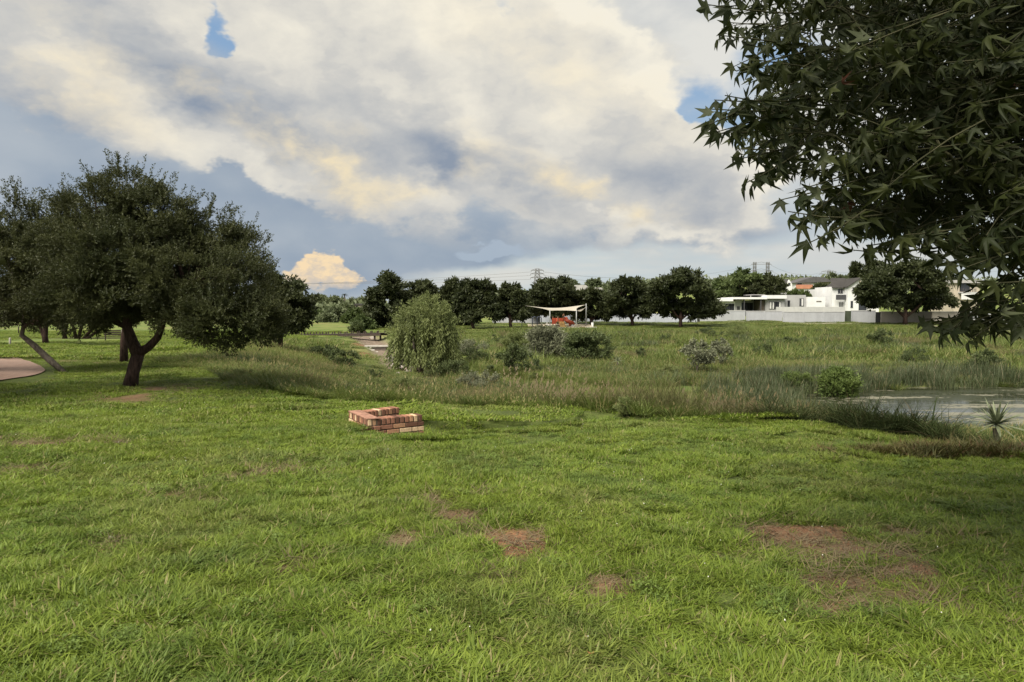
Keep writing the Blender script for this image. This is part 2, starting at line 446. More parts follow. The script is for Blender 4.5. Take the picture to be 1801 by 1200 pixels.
def soil(x, y):
    x = np.asarray(x, float); y = np.asarray(y, float)
    n = fbm(x * 2.6, y * 2.6, 31, 4); s = np.zeros(x.shape); r = np.zeros(x.shape)
    for cx, cy, rx, ry, k, red in SOIL:
        q = ((x - cx) / rx) ** 2 + ((y - cy) / ry) ** 2
        g = k * np.exp(-0.6 * q); s = np.maximum(s, g); r = np.maximum(r, g * red)
    return np.clip((s - 0.30 + (n - 0.5) * 1.5) * 1.9, 0, 1) * (s > 0.04), r

def ground_material():
    m, N = material("ground_soil_and_turf"); p = pos(N)
    zone = attrv(N, 'zone'); bare, wet, far = N.sep(zone)
    red = attr(N, 'red')
    n1 = N.noise(p, 0.35, 4, 0.55); n2 = N.noise(p, 3.0, 5, 0.6); n3 = N.noise(p, 38.0, 4, 0.65); n4 = N.noise(p, 0.09, 4, 0.6)
    green = N.mix(N.ss(n2, 0.3, 0.7), (0.045, 0.062, 0.018), (0.085, 0.115, 0.026))
    green = N.mix(N.ss(n3, 0.45, 0.75, 0.0, 0.6), green, (0.11, 0.095, 0.045))
    meadow = N.mix(N.ss(n1, 0.32, 0.66), (0.075, 0.115, 0.028), (0.16, 0.185, 0.055))
    meadow = N.mix(N.ss(n4, 0.50, 0.66, 0.0, 0.55), meadow, (0.20, 0.17, 0.075))
    meadow = N.mix(N.ss(n3, 0.4, 0.8, 0.0, 0.5), meadow, (0.06, 0.085, 0.025))
    c = N.mix(far, green, meadow)
    earth = N.mix(N.ss(n3 * 0.6 + n2 * 0.4, 0.33, 0.67), (0.070, 0.048, 0.030), (0.165, 0.115, 0.072))
    earth = N.mix(red, earth, N.mix(N.ss(n3, 0.35, 0.7), (0.165, 0.080, 0.044), (0.33, 0.170, 0.095)))
    c = N.mix(bare, c, earth)
    c = N.mix(wet, c, N.mix(N.ss(n2, 0.3, 0.7), (0.10, 0.075, 0.055), (0.24, 0.19, 0.15)))
    finish(N, bsdf(N, c, 0.95, 0.12, 0.0, bump(N, n3 * 0.7 + n2 * 0.6, 0.8, 0.03))); return m

def build_ground():
    def axis(a, b, n, k):
        t = np.linspace(math.asinh(a / k), math.asinh(b / k), n); return k * np.sinh(t)
    xs = axis(-1400, 1400, 370, 4.0)
    ys = np.concatenate([np.linspace(-60, -2, 20), np.linspace(-1, 26, 215), 26 + (np.exp(np.linspace(0, 1, 200)[1:] * math.log(1 + 2400 / 12.0)) - 1) * 12.0])
    X, Y = np.meshgrid(xs, ys); Z = H(X, Y)
    so, rd = soil(X, Y); so = so * (Y < 40)
    s = lawn_s(X, Y)
    ds, _, _ = polydist(X, Y, STREAM)
    wet = sstep(ds, 2.4, 1.2) * sstep(Y, 40, 46) * sstep(Y, 100, 90)
    wet = np.maximum(wet, sstep(pond_e(X, Y), 1.08, 0.96))
    # open earth on the far meadow and slope scars
    scar = np.zeros(X.shape); sred = np.zeros(X.shape)
    for px, py, rx, ry, k in [(1560, 584, 130, 5, 1.2), (1480, 582, 60, 4, 1.0), (1520, 592, 150, 4, 0.7), (480, 653, 34, 3, 1.0), (505, 658, 30, 4, 0.7), (640, 624, 30, 4, 1.1), (633, 606, 14, 3, 1.0), (1010, 645, 50, 4, 0.9), (1500, 615, 60, 8, 0.45), (1080, 610, 40, 8, 0.5)]:
        c = hit(px, py); e = hit(px, py - ry); g = hit(px, py + ry)
        q = ((X - c[0]) / (rx * c[1] / FPX)) ** 2 + ((Y - c[1]) / max(0.3, (e[1] - g[1]) / 2)) ** 2
        v = k * np.exp(-0.6 * q); scar = np.maximum(scar, v)
    n = fbm(X * 0.5, Y * 0.5, 77, 3)
    scar = np.clip((scar - 0.3 + (n - 0.5) * 0.8) * 2, 0, 1) * (scar > 0.05)
    so = np.maximum(so, scar); rd = np.maximum(rd, scar * 0.75)
    far = sstep(s, -0.5, 3.0); far = np.maximum(far, sstep(Y, 24, 40))
    nx, ny = len(xs), len(ys)
    i = np.arange(ny - 1)[:, None] * nx + np.arange(nx - 1)[None, :]
    f = np.stack([i, i + 1, i + 1 + nx, i + nx], -1).reshape(-1, 4)
    o = mesh_np("ground", np.stack([X, Y, Z], -1).reshape(-1, 3), f, ground_material(), smooth=True,
                attrs={'zone': np.stack([so, wet, far], -1).reshape(-1, 3), 'red': np.clip(rd, 0, 1).ravel()})
    tag(o, "grassy park ground falling from the near lawn to the pond", "ground", kind='structure')
build_ground()

# pond
def build_pond():
    m, N = material("pond_water"); p = pos(N)
    pv = N.vmath('MULTIPLY', p, (0.10, 0.62, 1.0))
    weed = N.ss(N.noise(pv, 1.15, 5, 0.6) + (N.noise(p, 2.6, 3, 0.6) - 0.5) * 0.35, 0.545, 0.59)
    water = bsdf(N, (0.018, 0.020, 0.012), 0.06, 0.3, 0.0, bump(N, N.noise(N.vmath('MULTIPLY', p, (1.0, 2.2, 1)), 2.2, 3, 0.5), 0.05, 0.05))
    scum = bsdf(N, N.mix(N.noise(p, 3.0, 4, 0.6), (0.10, 0.095, 0.060), (0.22, 0.21, 0.165)), 0.75, 0.3)
    film = bsdf(N, N.mix(N.noise(p, 1.2, 4, 0.6), (0.018, 0.022, 0.010), (0.045, 0.050, 0.022)), 0.5, 0.25)
    m0 = N.new('ShaderNodeMixShader'); N.put(m0.inputs[0], N.ss(N.noise(N.vmath('MULTIPLY', p, (0.25, 0.7, 1.0)), 0.8, 4, 0.55), 0.36, 0.56, 0.05, 0.60)); N.l.new(water, m0.inputs[1]); N.l.new(film, m0.inputs[2]); water = m0.outputs[0]
    mx = N.new('ShaderNodeMixShader'); N.put(mx.inputs[0], weed * 0.9); N.l.new(water, mx.inputs[1]); N.l.new(scum, mx.inputs[2])
    finish(N, mx.outputs[0])
    a = np.linspace(0, 2 * math.pi, 96, endpoint=False)
    v = [(29, 31.5, POND_Z)] + [(29 + 19.5 * math.cos(t), 31.5 + 10.2 * math.sin(t), POND_Z) for t in a]
    f = [(0, 1 + i, 1 + (i + 1) % 96) for i in range(96)]
    o = mesh_np("pond_water", v, np.array(f), m)
    tag(o, "dark still pond with pale weed streaks beyond the lawn", "pond", kind='structure')
build_pond()

# ------------------------------------------------------------------ grasses: tuft meshes scattered over points
RNG = np.random.default_rng(7)
def blades(n, R, h0, h1, w, curve, lean, seed, segs=3, seedhead=0.0, lump=0.0, lumpf=4.0, clumped=0):
    """n curved blades on a disc; returns verts, faces, tint. lump: how much height and density follow small hummocks"""
    g = np.random.default_rng(seed)
    if clumped:                                            # a patch made of tufts
        k = max(1, n // clumped); ca = g.random(k) * 6.283; cr = R * np.sqrt(g.random(k)); who = g.integers(0, k, n)
        r = 0.20 * np.sqrt(g.random(n)) * (0.6 + 0.8 * g.random(k))[who]; a = g.random(n) * 6.283
        x = cr[who] * np.cos(ca[who]) + r * np.cos(a); y = cr[who] * np.sin(ca[who]) + r * np.sin(a); hk = (0.55 + 0.75 * g.random(k))[who]
    else:
        r = R * np.sqrt(g.random(n)); a = g.random(n) * 6.283; x, y = r * np.cos(a), r * np.sin(a); hk = np.ones(n)
    if lump:
        q = fbm(x * lumpf + seed * 7.1, y * lumpf - seed * 3.3, seed + 5, 3)
        keep = g.random(n) < 0.35 + 1.1 * q
        x, y, a, hk, q = x[keep], y[keep], a[keep], hk[keep], q[keep]; hk = hk * (1 - lump + 2 * lump * sstep(q, 0.25, 0.75)); n = len(x)
    swirl = fbm(x * 2.2 + seed, y * 2.2, seed + 9, 2) * 9.0
    az = np.where(g.random(n) < 0.22, swirl, g.random(n) * 6.283) if not clumped else a + g.normal(0, 0.8, n)
    h = (h0 + (h1 - h0) * g.random(n)) * hk
    le = np.abs(g.normal(lean, lean * 0.5, n)); cu = np.abs(g.normal(curve, curve * 0.5, n))
    d = np.stack([np.cos(az), np.sin(az), np.zeros(n)], -1); tw = g.normal(0, 0.5, n)
    side = np.stack([-np.sin(az + tw), np.cos(az + tw), np.zeros(n)], -1)
    ww = w * (0.6 + 0.7 * g.random(n)); t = g.random(n)
    p0 = np.stack([x, y, np.full(n, -0.02)], -1)
    V = np.zeros((n, 2 * segs + 1, 3))
    for s in range(segs + 1):
        u = s / segs
        q = p0 + d * (h * (le * u + cu * u * u))[:, None]; q[:, 2] += h * (u - 0.45 * np.minimum(cu, 1.2) * u * u)
        if s == segs: V[:, -1] = q
        else:
            k2 = (ww * (1 - 0.55 * u * u) / 2)[:, None]
            V[:, 2 * s] = q - side * k2; V[:, 2 * s + 1] = q + side * k2
    b = (np.arange(n) * (2 * segs + 1))[:, None]
    Fq = np.concatenate([b + np.array([[2 * s, 2 * s + 1, 2 * s + 3, 2 * s + 2]]) for s in range(segs - 1)]) if segs > 1 else np.zeros((0, 4), int)
    Ft = b + np.array([[2 * segs - 2, 2 * segs - 1, 2 * segs]])
    T = np.repeat(t, 2 * segs + 1); VV = V.reshape(-1, 3)
    if seedhead:
        tips = V[g.random(n) < seedhead, -1]; sc = (h1 / 0.9)
        m = len(tips); hv = []
        for j in range(3):
            o = tips + g.normal(0, 0.012, (m, 3)) * sc + np.array([0, 0, 0.01 + 0.035 * j]) * sc
            hv.append(np.stack([o + np.array([-.013, 0, 0]) * sc, o + np.array([.013, .006, 0]) * sc, o + np.array([0, 0, .07]) * sc], 1))
        hv = np.concatenate(hv).reshape(-1, 3)
        Ft = np.concatenate([Ft, len(VV) + np.arange(len(hv)).reshape(-1, 3)]); VV = np.concatenate([VV, hv]); T = np.concatenate([T, np.full(len(hv), 0.97)])
    return VV, [Fq, Ft], T
def tuft_collection(name, variants, mat):
    c = bpy.data.collections.new(name)
    for i, kw in enumerate(variants):
        v, f, t = blades(**kw)
        o = mesh_np("%s_tuft" % name, v, f, mat, parent=False, attrs={'tint': t})
        c.objects.link(o)
    return c
def scatter(name, pts, rots, scl, pick, coll, label, cat):
    me = bpy.data.meshes.new(name); me.vertices.add(len(pts)); me.vertices.foreach_set("co", np.asarray(pts, np.float32).ravel())
    a = me.attributes.new('rot', 'FLOAT_VECTOR', 'POINT'); a.data.foreach_set("vector", np.asarray(rots, np.float32).ravel())
    a = me.attributes.new('scl', 'FLOAT_VECTOR', 'POINT'); a.data.foreach_set("vector", np.asarray(scl, np.float32).ravel())
    a = me.attributes.new('pick', 'INT', 'POINT'); a.data.foreach_set("value", np.asarray(pick, np.int32))
    o = bpy.data.objects.new(name, me); link(o)
    g = bpy.data.node_groups.new(name + "_scatter", 'GeometryNodeTree')
    g.interface.new_socket("Geometry", in_out='INPUT', socket_type='NodeSocketGeometry')
    g.interface.new_socket("Geometry", in_out='OUTPUT', socket_type='NodeSocketGeometry')
    n, l = g.nodes, g.links
    gi, go = n.new('NodeGroupInput'), n.new('NodeGroupOutput')
    ip = n.new('GeometryNodeInstanceOnPoints'); ci = n.new('GeometryNodeCollectionInfo')
    ci.inputs[0].default_value = coll; ci.inputs[1].default_value = True; ci.inputs[2].default_value = True
    def na(nm, ty):
        k = n.new('GeometryNodeInputNamedAttribute'); k.data_type = ty; k.inputs[0].default_value = nm
        return k.outputs[0]
    er = n.new('FunctionNodeEulerToRotation'); l.new(na('rot', 'FLOAT_VECTOR'), er.inputs[0])
    l.new(gi.outputs[0], ip.inputs['Points']); l.new(ci.outputs[0], ip.inputs['Instance'])
    ip.inputs['Pick Instance'].default_value = True
    l.new(na('pick', 'INT'), ip.inputs['Instance Index']); l.new(er.outputs[0], ip.inputs['Rotation']); l.new(na('scl', 'FLOAT_VECTOR'), ip.inputs['Scale'])
    l.new(ip.outputs[0], go.inputs[0])
    m = o.modifiers.new("scatter", 'NODES'); m.node_group = g
    return tag(o, label, cat, kind='stuff')
def fan_points(n, d0, d1, margin=1.25, back=0.0):
    """random points over the ground in front of the camera, even per square metre between two distances"""
    d = np.sqrt(RNG.random(n) * (d1 * d1 - d0 * d0) + d0 * d0)
    x = (RNG.random(n) * 2 - 1) * d * (PW / 2 / FPX) * margin + np.sign(RNG.random(n) - .5) * RNG.random(n) * back
    return x, d
def place(x, y, keep, smin, smax, tilt=0.12, hvar=0.25, sizef=None, slope=0.8):
    x, y = x[keep], y[keep]; n = len(x)
    z = H(x, y); e = 0.35
    gx, gy = (H(x + e, y) - H(x - e, y)) / (2 * e), (H(x, y + e) - H(x, y - e)) / (2 * e)
    s = smin + (smax - smin) * RNG.random(n)
    if sizef is not None: s = s * sizef[keep]
    rz = RNG.random(n) * 6.283
    rots = np.zeros((n, 3))
    for i in range(n):
        up = Vector((-gx[i] * slope, -gy[i] * slope, 1.0)).normalized()
        m = up.to_track_quat('Z', 'Y').to_matrix() @ Matrix.Rotation(rz[i], 3, 'Z')
        rots[i] = m.to_euler()
    rots[:, :2] += RNG.normal(0, tilt, (n, 2))
    scl = np.stack([s, s, s * (1 + hvar * (RNG.random(n) * 2 - 1))], -1)
    return np.stack([x, y, z], -1), rots, scl
def grid_points(d0, d1, step, margin=1.2, pad=0.5):
    """jittered hexagonal points over the view fan"""
    w = d1 * (PW / 2 / FPX) * margin + pad
    xs = np.arange(-w, w, step); ys = np.arange(d0, d1, step * 0.866)
    X, Y = np.meshgrid(xs, ys); X = X + (np.arange(len(ys)) % 2)[:, None] * step / 2
    x = X.ravel() + RNG.normal(0, step * 0.12, X.size); y = Y.ravel() + RNG.normal(0, step * 0.12, X.size)
    k = np.abs(x) < y * (PW / 2 / FPX) * margin + pad
    return x[k], y[k]

def lawn_material():
    """turf of mixed grasses: broad drifts of yellow-green and darker green, dry blades between"""
    m, N = material("lawn_blade"); p = pos(N); t = attr(N, 'tint')
    a = N.ss(N.noise(p, 0.28, 3, 0.5), 0.34, 0.66); b = N.ss(N.noise(p, 1.5, 3, 0.6), 0.34, 0.66); k = N.ss(N.noise(p, 0.8, 4, 0.6), 0.50, 0.70)
    c = N.mix((t * 0.5 + b * 0.5).clamp(), (0.072, 0.122, 0.018), (0.215, 0.285, 0.042))
    c = N.mix(a * 0.55, c, N.mix(t, (0.118, 0.172, 0.020), (0.250, 0.300, 0.044)))
    c = N.mix(k * 0.7, c, N.mix(t, (0.050, 0.092, 0.020), (0.125, 0.180, 0.045)))
    tr_ = N.ss(N.noise(p, 0.45, 4, 0.6), 0.46, 0.66)          # trodden, thinner turf
    c = N.mix(tr_ * 0.45, c, N.mix(t, (0.105, 0.125, 0.038), (0.235, 0.235, 0.085)))
    c = N.mix(N.ss(t, 0.915, 0.955), c, (0.27, 0.235, 0.11))
    g = bsdf(N, c, 0.5, 0.22); tr = N.new('ShaderNodeBsdfTranslucent'); N.put(tr.inputs[0], c)
    mx = N.new('ShaderNodeMixShader'); mx.inputs[0].default_value = 0.36; N.l.new(g, mx.inputs[1]); N.l.new(tr.outputs[0], mx.inputs[2]); finish(N, mx.outputs[0]); return m
M_LAWN = lawn_material()
M_MEADOW = mat_leaf("meadow_blade", (0.050, 0.080, 0.018), (0.165, 0.205, 0.048), (0.30, 0.25, 0.12), trans=0.33, pscale=0.16, pvar=0.6)
M_BROWN = mat_leaf("seeding_grass_blade", (0.080, 0.090, 0.032), (0.165, 0.168, 0.068), (0.160, 0.128, 0.070), trans=0.3, pscale=0.35, pvar=0.5)
M_REED = mat_leaf("reed_blade", (0.038, 0.052, 0.024), (0.098, 0.122, 0.055), (0.20, 0.18, 0.11), trans=0.25, pscale=0.25, pvar=0.5)
M_SEDGE = mat_leaf("sedge_blade", (0.022, 0.034, 0.013), (0.062, 0.080, 0.028), (0.085, 0.066, 0.036), trans=0.25, pscale=0.5, pvar=0.5, spec=0.08, rough=0.8)
M_RUST = mat_leaf("low_brown_plant_blade", (0.045, 0.050, 0.014), (0.115, 0.105, 0.032), (0.12, 0.060, 0.034), trans=0.2, pscale=1.4, pvar=0.6)

def build_grass():
    near = tuft_collection("lawn_near", [dict(n=4300, R=0.36, h0=0.03, h1=0.092, w=0.0092, curve=0.75, lean=0.42, seed=s, segs=3, lump=0.32, lumpf=5.0) for s in range(6)], M_LAWN)
    near_t = tuft_collection("lawn_near_tuft", [dict(n=40, R=0.085, h0=0.03, h1=0.085, w=0.0062, curve=0.8, lean=0.55, seed=10 + s, segs=3) for s in range(5)], M_LAWN)
    mid = tuft_collection("lawn_mid", [dict(n=6800, R=0.72, h0=0.03, h1=0.085, w=0.0105, curve=0.7, lean=0.4, seed=20 + s, segs=2, lump=0.3, lumpf=3.0) for s in range(6)], M_LAWN)
    mid_t = tuft_collection("lawn_mid_tuft", [dict(n=46, R=0.17, h0=0.03, h1=0.075, w=0.0105, curve=0.7, lean=0.5, seed=30 + s, segs=2) for s in range(5)], M_LAWN)
    back = tuft_collection("lawn_back", [dict(n=5200, R=1.25, h0=0.035, h1=0.10, w=0.021, curve=0.7, lean=0.4, seed=35 + s, segs=2, lump=0.4, lumpf=2.0) for s in range(5)], M_LAWN)
    def lawn(d0, d1, R, coll, nv, tufts, tn, tdens, label, label2):
        x, y = grid_points(d0, d1, R * 1.22)
        ring = [soil(x + R * 0.7 * math.cos(a), y + R * 0.7 * math.sin(a))[0] for a in np.arange(6) * 1.047] + [soil(x, y)[0]]
        worst = np.max(ring, 0); inpath = np.any([on_path(x + R * 0.8 * math.cos(a), y + R * 0.8 * math.sin(a)) for a in np.arange(8) * 0.785], 0)
        s = lawn_s(x, y); wear = fbm(x * 0.5, y * 0.5, 61, 3)
        keep = (worst < 0.25) & (s < 0.5) & ~inpath
        p, r, sc = place(x, y, keep, 0.92, 1.08, 0.03, 0.15)
        sc[:, 2] *= (0.62 + 0.75 * wear[keep])
        scatter("lawn_grass", p, r, sc, RNG.integers(0, nv, len(p)), coll, label, "grass")
        if tufts is None: return
        # single tufts where the turf thins out round the bare soil
        n = tdens; x, y = fan_points(n, d0, d1, 1.2, 0.3); so, _ = soil(x, y); s = lawn_s(x, y)
        ns = np.max([soil(x + R * 1.1 * math.cos(a), y + R * 1.1 * math.sin(a))[0] for a in np.arange(6) * 1.047] + [so], 0)
        keep = (ns > 0.12) & (RNG.random(n) > so * 0.985) & (s < 0.5) & ~on_path(x, y)
        p, r, sc = place(x, y, keep, 0.7, 1.2, 0.2, 0.3, 1 - 0.45 * so)
        scatter("lawn_grass", p, r, sc, RNG.integers(0, tn, len(p)), tufts, label2, "grass")
    lawn(2.0, 6.6, 0.36, near, 6, near_t, 5, 16000, "bright green lawn blades in the near foreground", "thin lawn tufts round the bare soil patches in the foreground")
    lawn(6.4, 13.2, 0.72, mid, 6, mid_t, 5, 20000, "bright green lawn turf in the middle of the clearing", "thin lawn tufts round the worn spots of the middle lawn")
    lawn(12.8, 36.0, 1.25, back, 5, mid_t, 5, 42000, "lawn turf reaching back to the trees and the bank edge", "thin lawn tufts on the worn ground under the left trees")
    x, y = grid_points(35, 100, 3.2); keep = (lawn_s(x, y) < 1.0) & (soil(x, y)[0] < .3)
    p, r, sc = place(x, y, keep, 2.2, 2.6, 0.02, 0.2); sc[:, 2] *= 0.7
    scatter("lawn_grass", p, r, sc, RNG.integers(0, 5, len(p)), back, "mown lawn in the light beyond the left trees", "grass")
    # clover and small weeds in patches, with a few white flower heads
    def clover(seed):
        g = np.random.default_rng(seed); V, F, T = [], [], []
        for k in range(46):
            r = 0.13 * math.sqrt(g.random()); a = g.random() * 6.28; c = np.array([r * math.cos(a), r * math.sin(a), 0.03 + 0.05 * g.random()]); t = g.random() * .85
            for j in range(3):
                an = a + j * 2.094; d = np.array([math.cos(an), math.sin(an), .35 * g.normal()]); s = np.array([-math.sin(an), math.cos(an), .3 * g.normal()]); b = len(V); L = .011 + .008 * g.random()
                V += [c, c + d * L + s * L * .55, c + d * L * 1.5, c + d * L - s * L * .55]; F.append((b, b + 1, b + 2, b + 3)); T += [t] * 4
        return np.array(V), [np.array(F)], np.array(T)
    M_CLOVER = mat_leaf("clover_leaf", (0.070, 0.115, 0.020), (0.155, 0.215, 0.045), None, trans=0.25, pscale=3.0, rough=.6)
    cc = bpy.data.collections.new("clover")
    for q in range(4): v, f, t = clover(900 + q); cc.objects.link(mesh_np("clover_tuft", v, f, M_CLOVER, parent=False, attrs={'tint': t}))
    n = 15000; x, y = fan_points(n, 2.0, 11, 1.2, .3); q = fbm(x * 0.8, y * 0.8, 310, 3); keep = (RNG.random(n) < 0.02 + 0.16 * sstep(q, .48, .66)) & (soil(x, y)[0] < .4) & (lawn_s(x, y) < 0)
    p, r, sc = place(x, y, keep, 0.35, 0.75, 0.12, 0.3)
    scatter("clover", p, r, sc, RNG.integers(0, 4, len(p)), cc, "patches of small clover leaves in the near lawn", "clover")
    M_PETAL = mat_plain("white_petal", (.62, .61, .55), .8, .1, .15, 20)
    fc = bpy.data.collections.new("flower"); v = np.array([(0, 0, .075), (.007, 0, .082), (0, .007, .083), (-.007, 0, .082), (0, -.007, .083), (0, 0, .091)], float)
    fc.objects.link(mesh_np("flower_head", v, np.array([(0, 1, 2), (0, 2, 3), (0, 3, 4), (0, 4, 1), (5, 2, 1), (5, 3, 2), (5, 4, 3), (5, 1, 4)]), M_PETAL, parent=False))
    n = 300; x, y = fan_points(n, 2.2, 15, 1.1); p, r, sc = place(x, y, (fbm(x * .5, y * .5, 410, 2) > .45) & (lawn_s(x, y) < 0), 0.45, 0.85, .2); p[:, 2] += .02
    scatter("lawn_flowers", p, r, sc, np.zeros(len(p)), fc, "tiny white flower heads dotted over the lawn", "flowers")
    # crumbs of earth on the bare soil
    M_CRUMB = mat_plain("earth_crumb", (.15, .085, .052), .95, .1, .5, 14)
    kc = bpy.data.collections.new("crumb")
    for q in range(3):
        g = np.random.default_rng(q); a = np.arange(5) * 1.2566; v = np.concatenate([np.stack([np.cos(a), np.sin(a), np.zeros(5)], -1) * (.7 + .6 * g.random((5, 1))), [[.1, 0, .75], [0, .1, -.4]]]) * .011
        kc.objects.link(mesh_np("crumb", v, np.array([(i, (i + 1) % 5, 5) for i in range(5)] + [((i + 1) % 5, i, 6) for i in range(5)]), M_CRUMB, parent=False))
    n = 60000; x, y = fan_points(n, 2.0, 9, 1.2, .3); so, _ = soil(x, y); keep = (so > .3) & (RNG.random(n) < so * .8)
    p, r, sc = place(x, y, keep, 0.3, 1.3, .6, .4)
    scatter("soil_crumbs", p, r, sc, RNG.integers(0, 3, len(p)), kc, "crumbs and clods of earth on the bare patches", "soil")
    # dry straw lying on the bare soil
    M_STRAW = mat_leaf("dry_straw", (0.095, 0.072, 0.040), (0.21, 0.165, 0.092), None, trans=0.15, pscale=2.0)
    straw = tuft_collection("straw", [dict(n=36, R=0.11, h0=0.03, h1=0.10, w=0.0055, curve=0.5, lean=1.6, seed=150 + s, segs=2) for s in range(4)], M_STRAW)
    n = 26000; x, y = fan_points(n, 2.0, 13, 1.2, .3); so, _ = soil(x, y); keep = (so > 0.06) & (RNG.random(n) < 0.35)
    p, r, sc = place(x, y, keep, 0.7, 1.3, 0.15, 0.3); sc[:, 2] *= 0.5
    scatter("dry_straw", p, r, sc, RNG.integers(0, 4, len(p)), straw, "dry straw lying on the bare soil patches of the lawn", "straw")
    # taller grass on the banks and in the valley
    tall = tuft_collection("meadow", [dict(n=1500, R=1.0, h0=0.22, h1=0.62, w=0.014, curve=0.55, lean=0.30, seed=40 + s, segs=3, seedhead=0.06, clumped=42) for s in range(6)], M_MEADOW)
    far = tuft_collection("meadow_far", [dict(n=1500, R=3.2, h0=0.22, h1=0.62, w=0.045, curve=0.5, lean=0.35, seed=60 + s, segs=2, lump=0.6, lumpf=0.8) for s in range(6)], M_MEADOW)
    brown = tuft_collection("seeding", [dict(n=900, R=0.8, h0=0.40, h1=0.95, w=0.011, curve=0.42, lean=0.26, seed=80 + s, segs=3, seedhead=0.32, clumped=40) for s in range(6)], M_BROWN)
    reed = tuft_collection("reed", [dict(n=260, R=1.0, h0=0.8, h1=1.7, w=0.026, curve=0.22, lean=0.10, seed=100 + s, segs=3) for s in range(6)], M_REED)
    sedge = tuft_collection("sedge", [dict(n=110, R=0.26, h0=0.35, h1=0.95, w=0.014, curve=0.95, lean=0.35, seed=120 + s, segs=4) for s in range(6)], M_SEDGE)
    x, y = grid_points(9, 49, 1.15, 1.15)
    n = len(x); s = lawn_s(x, y); e = pond_e(x, y); ds, _, _ = polydist(x, y, STREAM)
    lump = fbm(x * 0.35, y * 0.35, 91, 3); px = 900 + x / y * FPX
    keep = (s > 0.45) & (e > 1.04) & ~((px > 1310) & (s < 7) & (RNG.random(n) < .9)) & (RNG.random(n) < 0.35 + lump * np.where(px < 690, 1.4, 1.0)) & ~((ds < 2.2) & (y > 43))
    mow = sstep(ds, 8.0, 6.0) * sstep(y, 38, 44) * (px < 715)            # short turf beside the steps of the stream
    size = (0.45 + 0.55 * sstep(s, 0.3, 2.0)) * (0.6 + 0.8 * lump)
    p, r, sc = place(x, y, keep, 0.9, 1.15, 0.05, 0.2)
    sc[:, 2] *= (size * (1 - 0.7 * mow))[keep]
    scatter("meadow_grass", p, r, sc, RNG.integers(0, 6, len(p)), tall, "knee-high green grass on the bank between the lawn and the stream", "grass")
    x, y = grid_points(46, 152, 3.4, 1.1)
    n = len(x); s = lawn_s(x, y); ds, _, _ = polydist(x, y, STREAM); lump = fbm(x * 0.08, y * 0.08, 95, 4); px = 900 + x / y * FPX
    short = np.maximum(sstep(y, 88, 112), sstep(ds, 8.5, 6) * (px < 720)); short = np.maximum(short, sstep(np.abs(px - 830), 70, 30) * (y > 48)); short = np.maximum(short, sstep(px, 700, 640) * sstep(y, 50, 62))
    keep = (s > 1.5) & (ds > 4.0) & (RNG.random(n) < (0.35 + 1.2 * lump)) & (y < 146)
    p, r, sc = place(x, y, keep, 0.85, 1.2, 0.02, 0.2)
    sc[:, 2] *= ((0.5 + 0.9 * sstep(lump, .35, .7)) * (1 - 0.75 * short))[keep]
    scatter("meadow_grass", p, r, sc, RNG.integers(0, 6, len(p)), far, "pale green rough meadow below the playground and the boundary walls", "grass")
    # darker rough growth in clumps over the valley floor, and dry tan clumps between
    for coll, seed, lo, hi, lab, nm in [(reed, 133, .50, .60, "grey-green rough clumps scattered over the valley meadow", "rough_grass"), (brown, 177, .53, .64, "tan dry clumps scattered over the valley meadow", "dry_grass")]:
        x, y = grid_points(17, 100, 1.5, 1.1); n = len(x); s = lawn_s(x, y); e = pond_e(x, y); ds, _, _ = polydist(x, y, STREAM); px = 900 + x / y * FPX
        q = fbm(x * 0.11 + 3, y * 0.11, seed, 4); fine = fbm(x * .7, y * .7, seed + 3, 2)
        near = sstep(np.abs(px - 800), 260, 90) * sstep(y, 34, 24) * (0.0 if nm == "dry_grass" else 0.12)
        keep = (RNG.random(n) < sstep(q + near, lo, hi) * (0.25 + .9 * fine)) & (s > 2.0) & (e > 1.05) & (ds > 3.5) & (y < 92) & ~((px < 720) & (ds < 8)) & ~((np.abs(px - 830) < 50) & (y > 48))
        p, r, sc = place(x, y, keep, 0.6, 1.1, 0.05, slope=.3); sc[:, 2] *= 0.42 if nm == "rough_grass" else 0.62
        scatter(nm, p, r, sc, RNG.integers(0, 6, len(p)), coll, lab, "grass")
    # brown seeding grass along the foot of the near lawn
    x, y = grid_points(9, 24, 0.8)
    n = len(x); s = lawn_s(x, y); px = 900 + x / y * FPX; e = pond_e(x, y)
    w = np.exp(-((s - 2.6) / 1.8) ** 2) * sstep(px, 820, 1130) * sstep(px, 1480, 1330) * (0.45 + 1.0 * fbm(x * 0.6, y * 0.6, 71, 3))
    keep = (s > 0.9) & (e > 1.05) & (RNG.random(n) < w * 1.2)
    p, r, sc = place(x, y, keep, 0.75, 1.1, 0.06); sc[:, 2] *= 0.55 + 0.5 * RNG.random(len(p))
    scatter("seeding_grass", p, r, sc, RNG.integers(0, 6, len(p)), brown, "brown seeding grass in a band behind the near lawn edge", "grass")
    # dark arching sedge on the near pond bank
    n = 9000
    x, y = fan_points(n, 8, 24, 1.25)
    s = lawn_s(x, y); px = 900 + x / y * FPX; e = pond_e(x, y)
    w = sstep(px, 1290, 1450) * np.exp(-((s - 2.0) / 2.2) ** 2)
    keep = (s > 0.3) & (e > 0.99) & (RNG.random(n) < w * 1.2)
    p, r, sc = place(x, y, keep, 0.5, 0.85, 0.15, sizef=np.where((px > 1680) & (y < 11.9), 0.55, 1.0))
    scatter("sedge", p, r, sc, RNG.integers(0, 6, len(p)), sedge, "dark arching sedge on the near bank of the pond", "sedge")
    # reeds standing left of the pond and along its far shore
    x, y = grid_points(25, 62, 0.75)
    n = len(x); px = 900 + x / y * FPX; e = pond_e(x, y); ln = fbm(x * 0.3, y * 0.3, 15, 3)
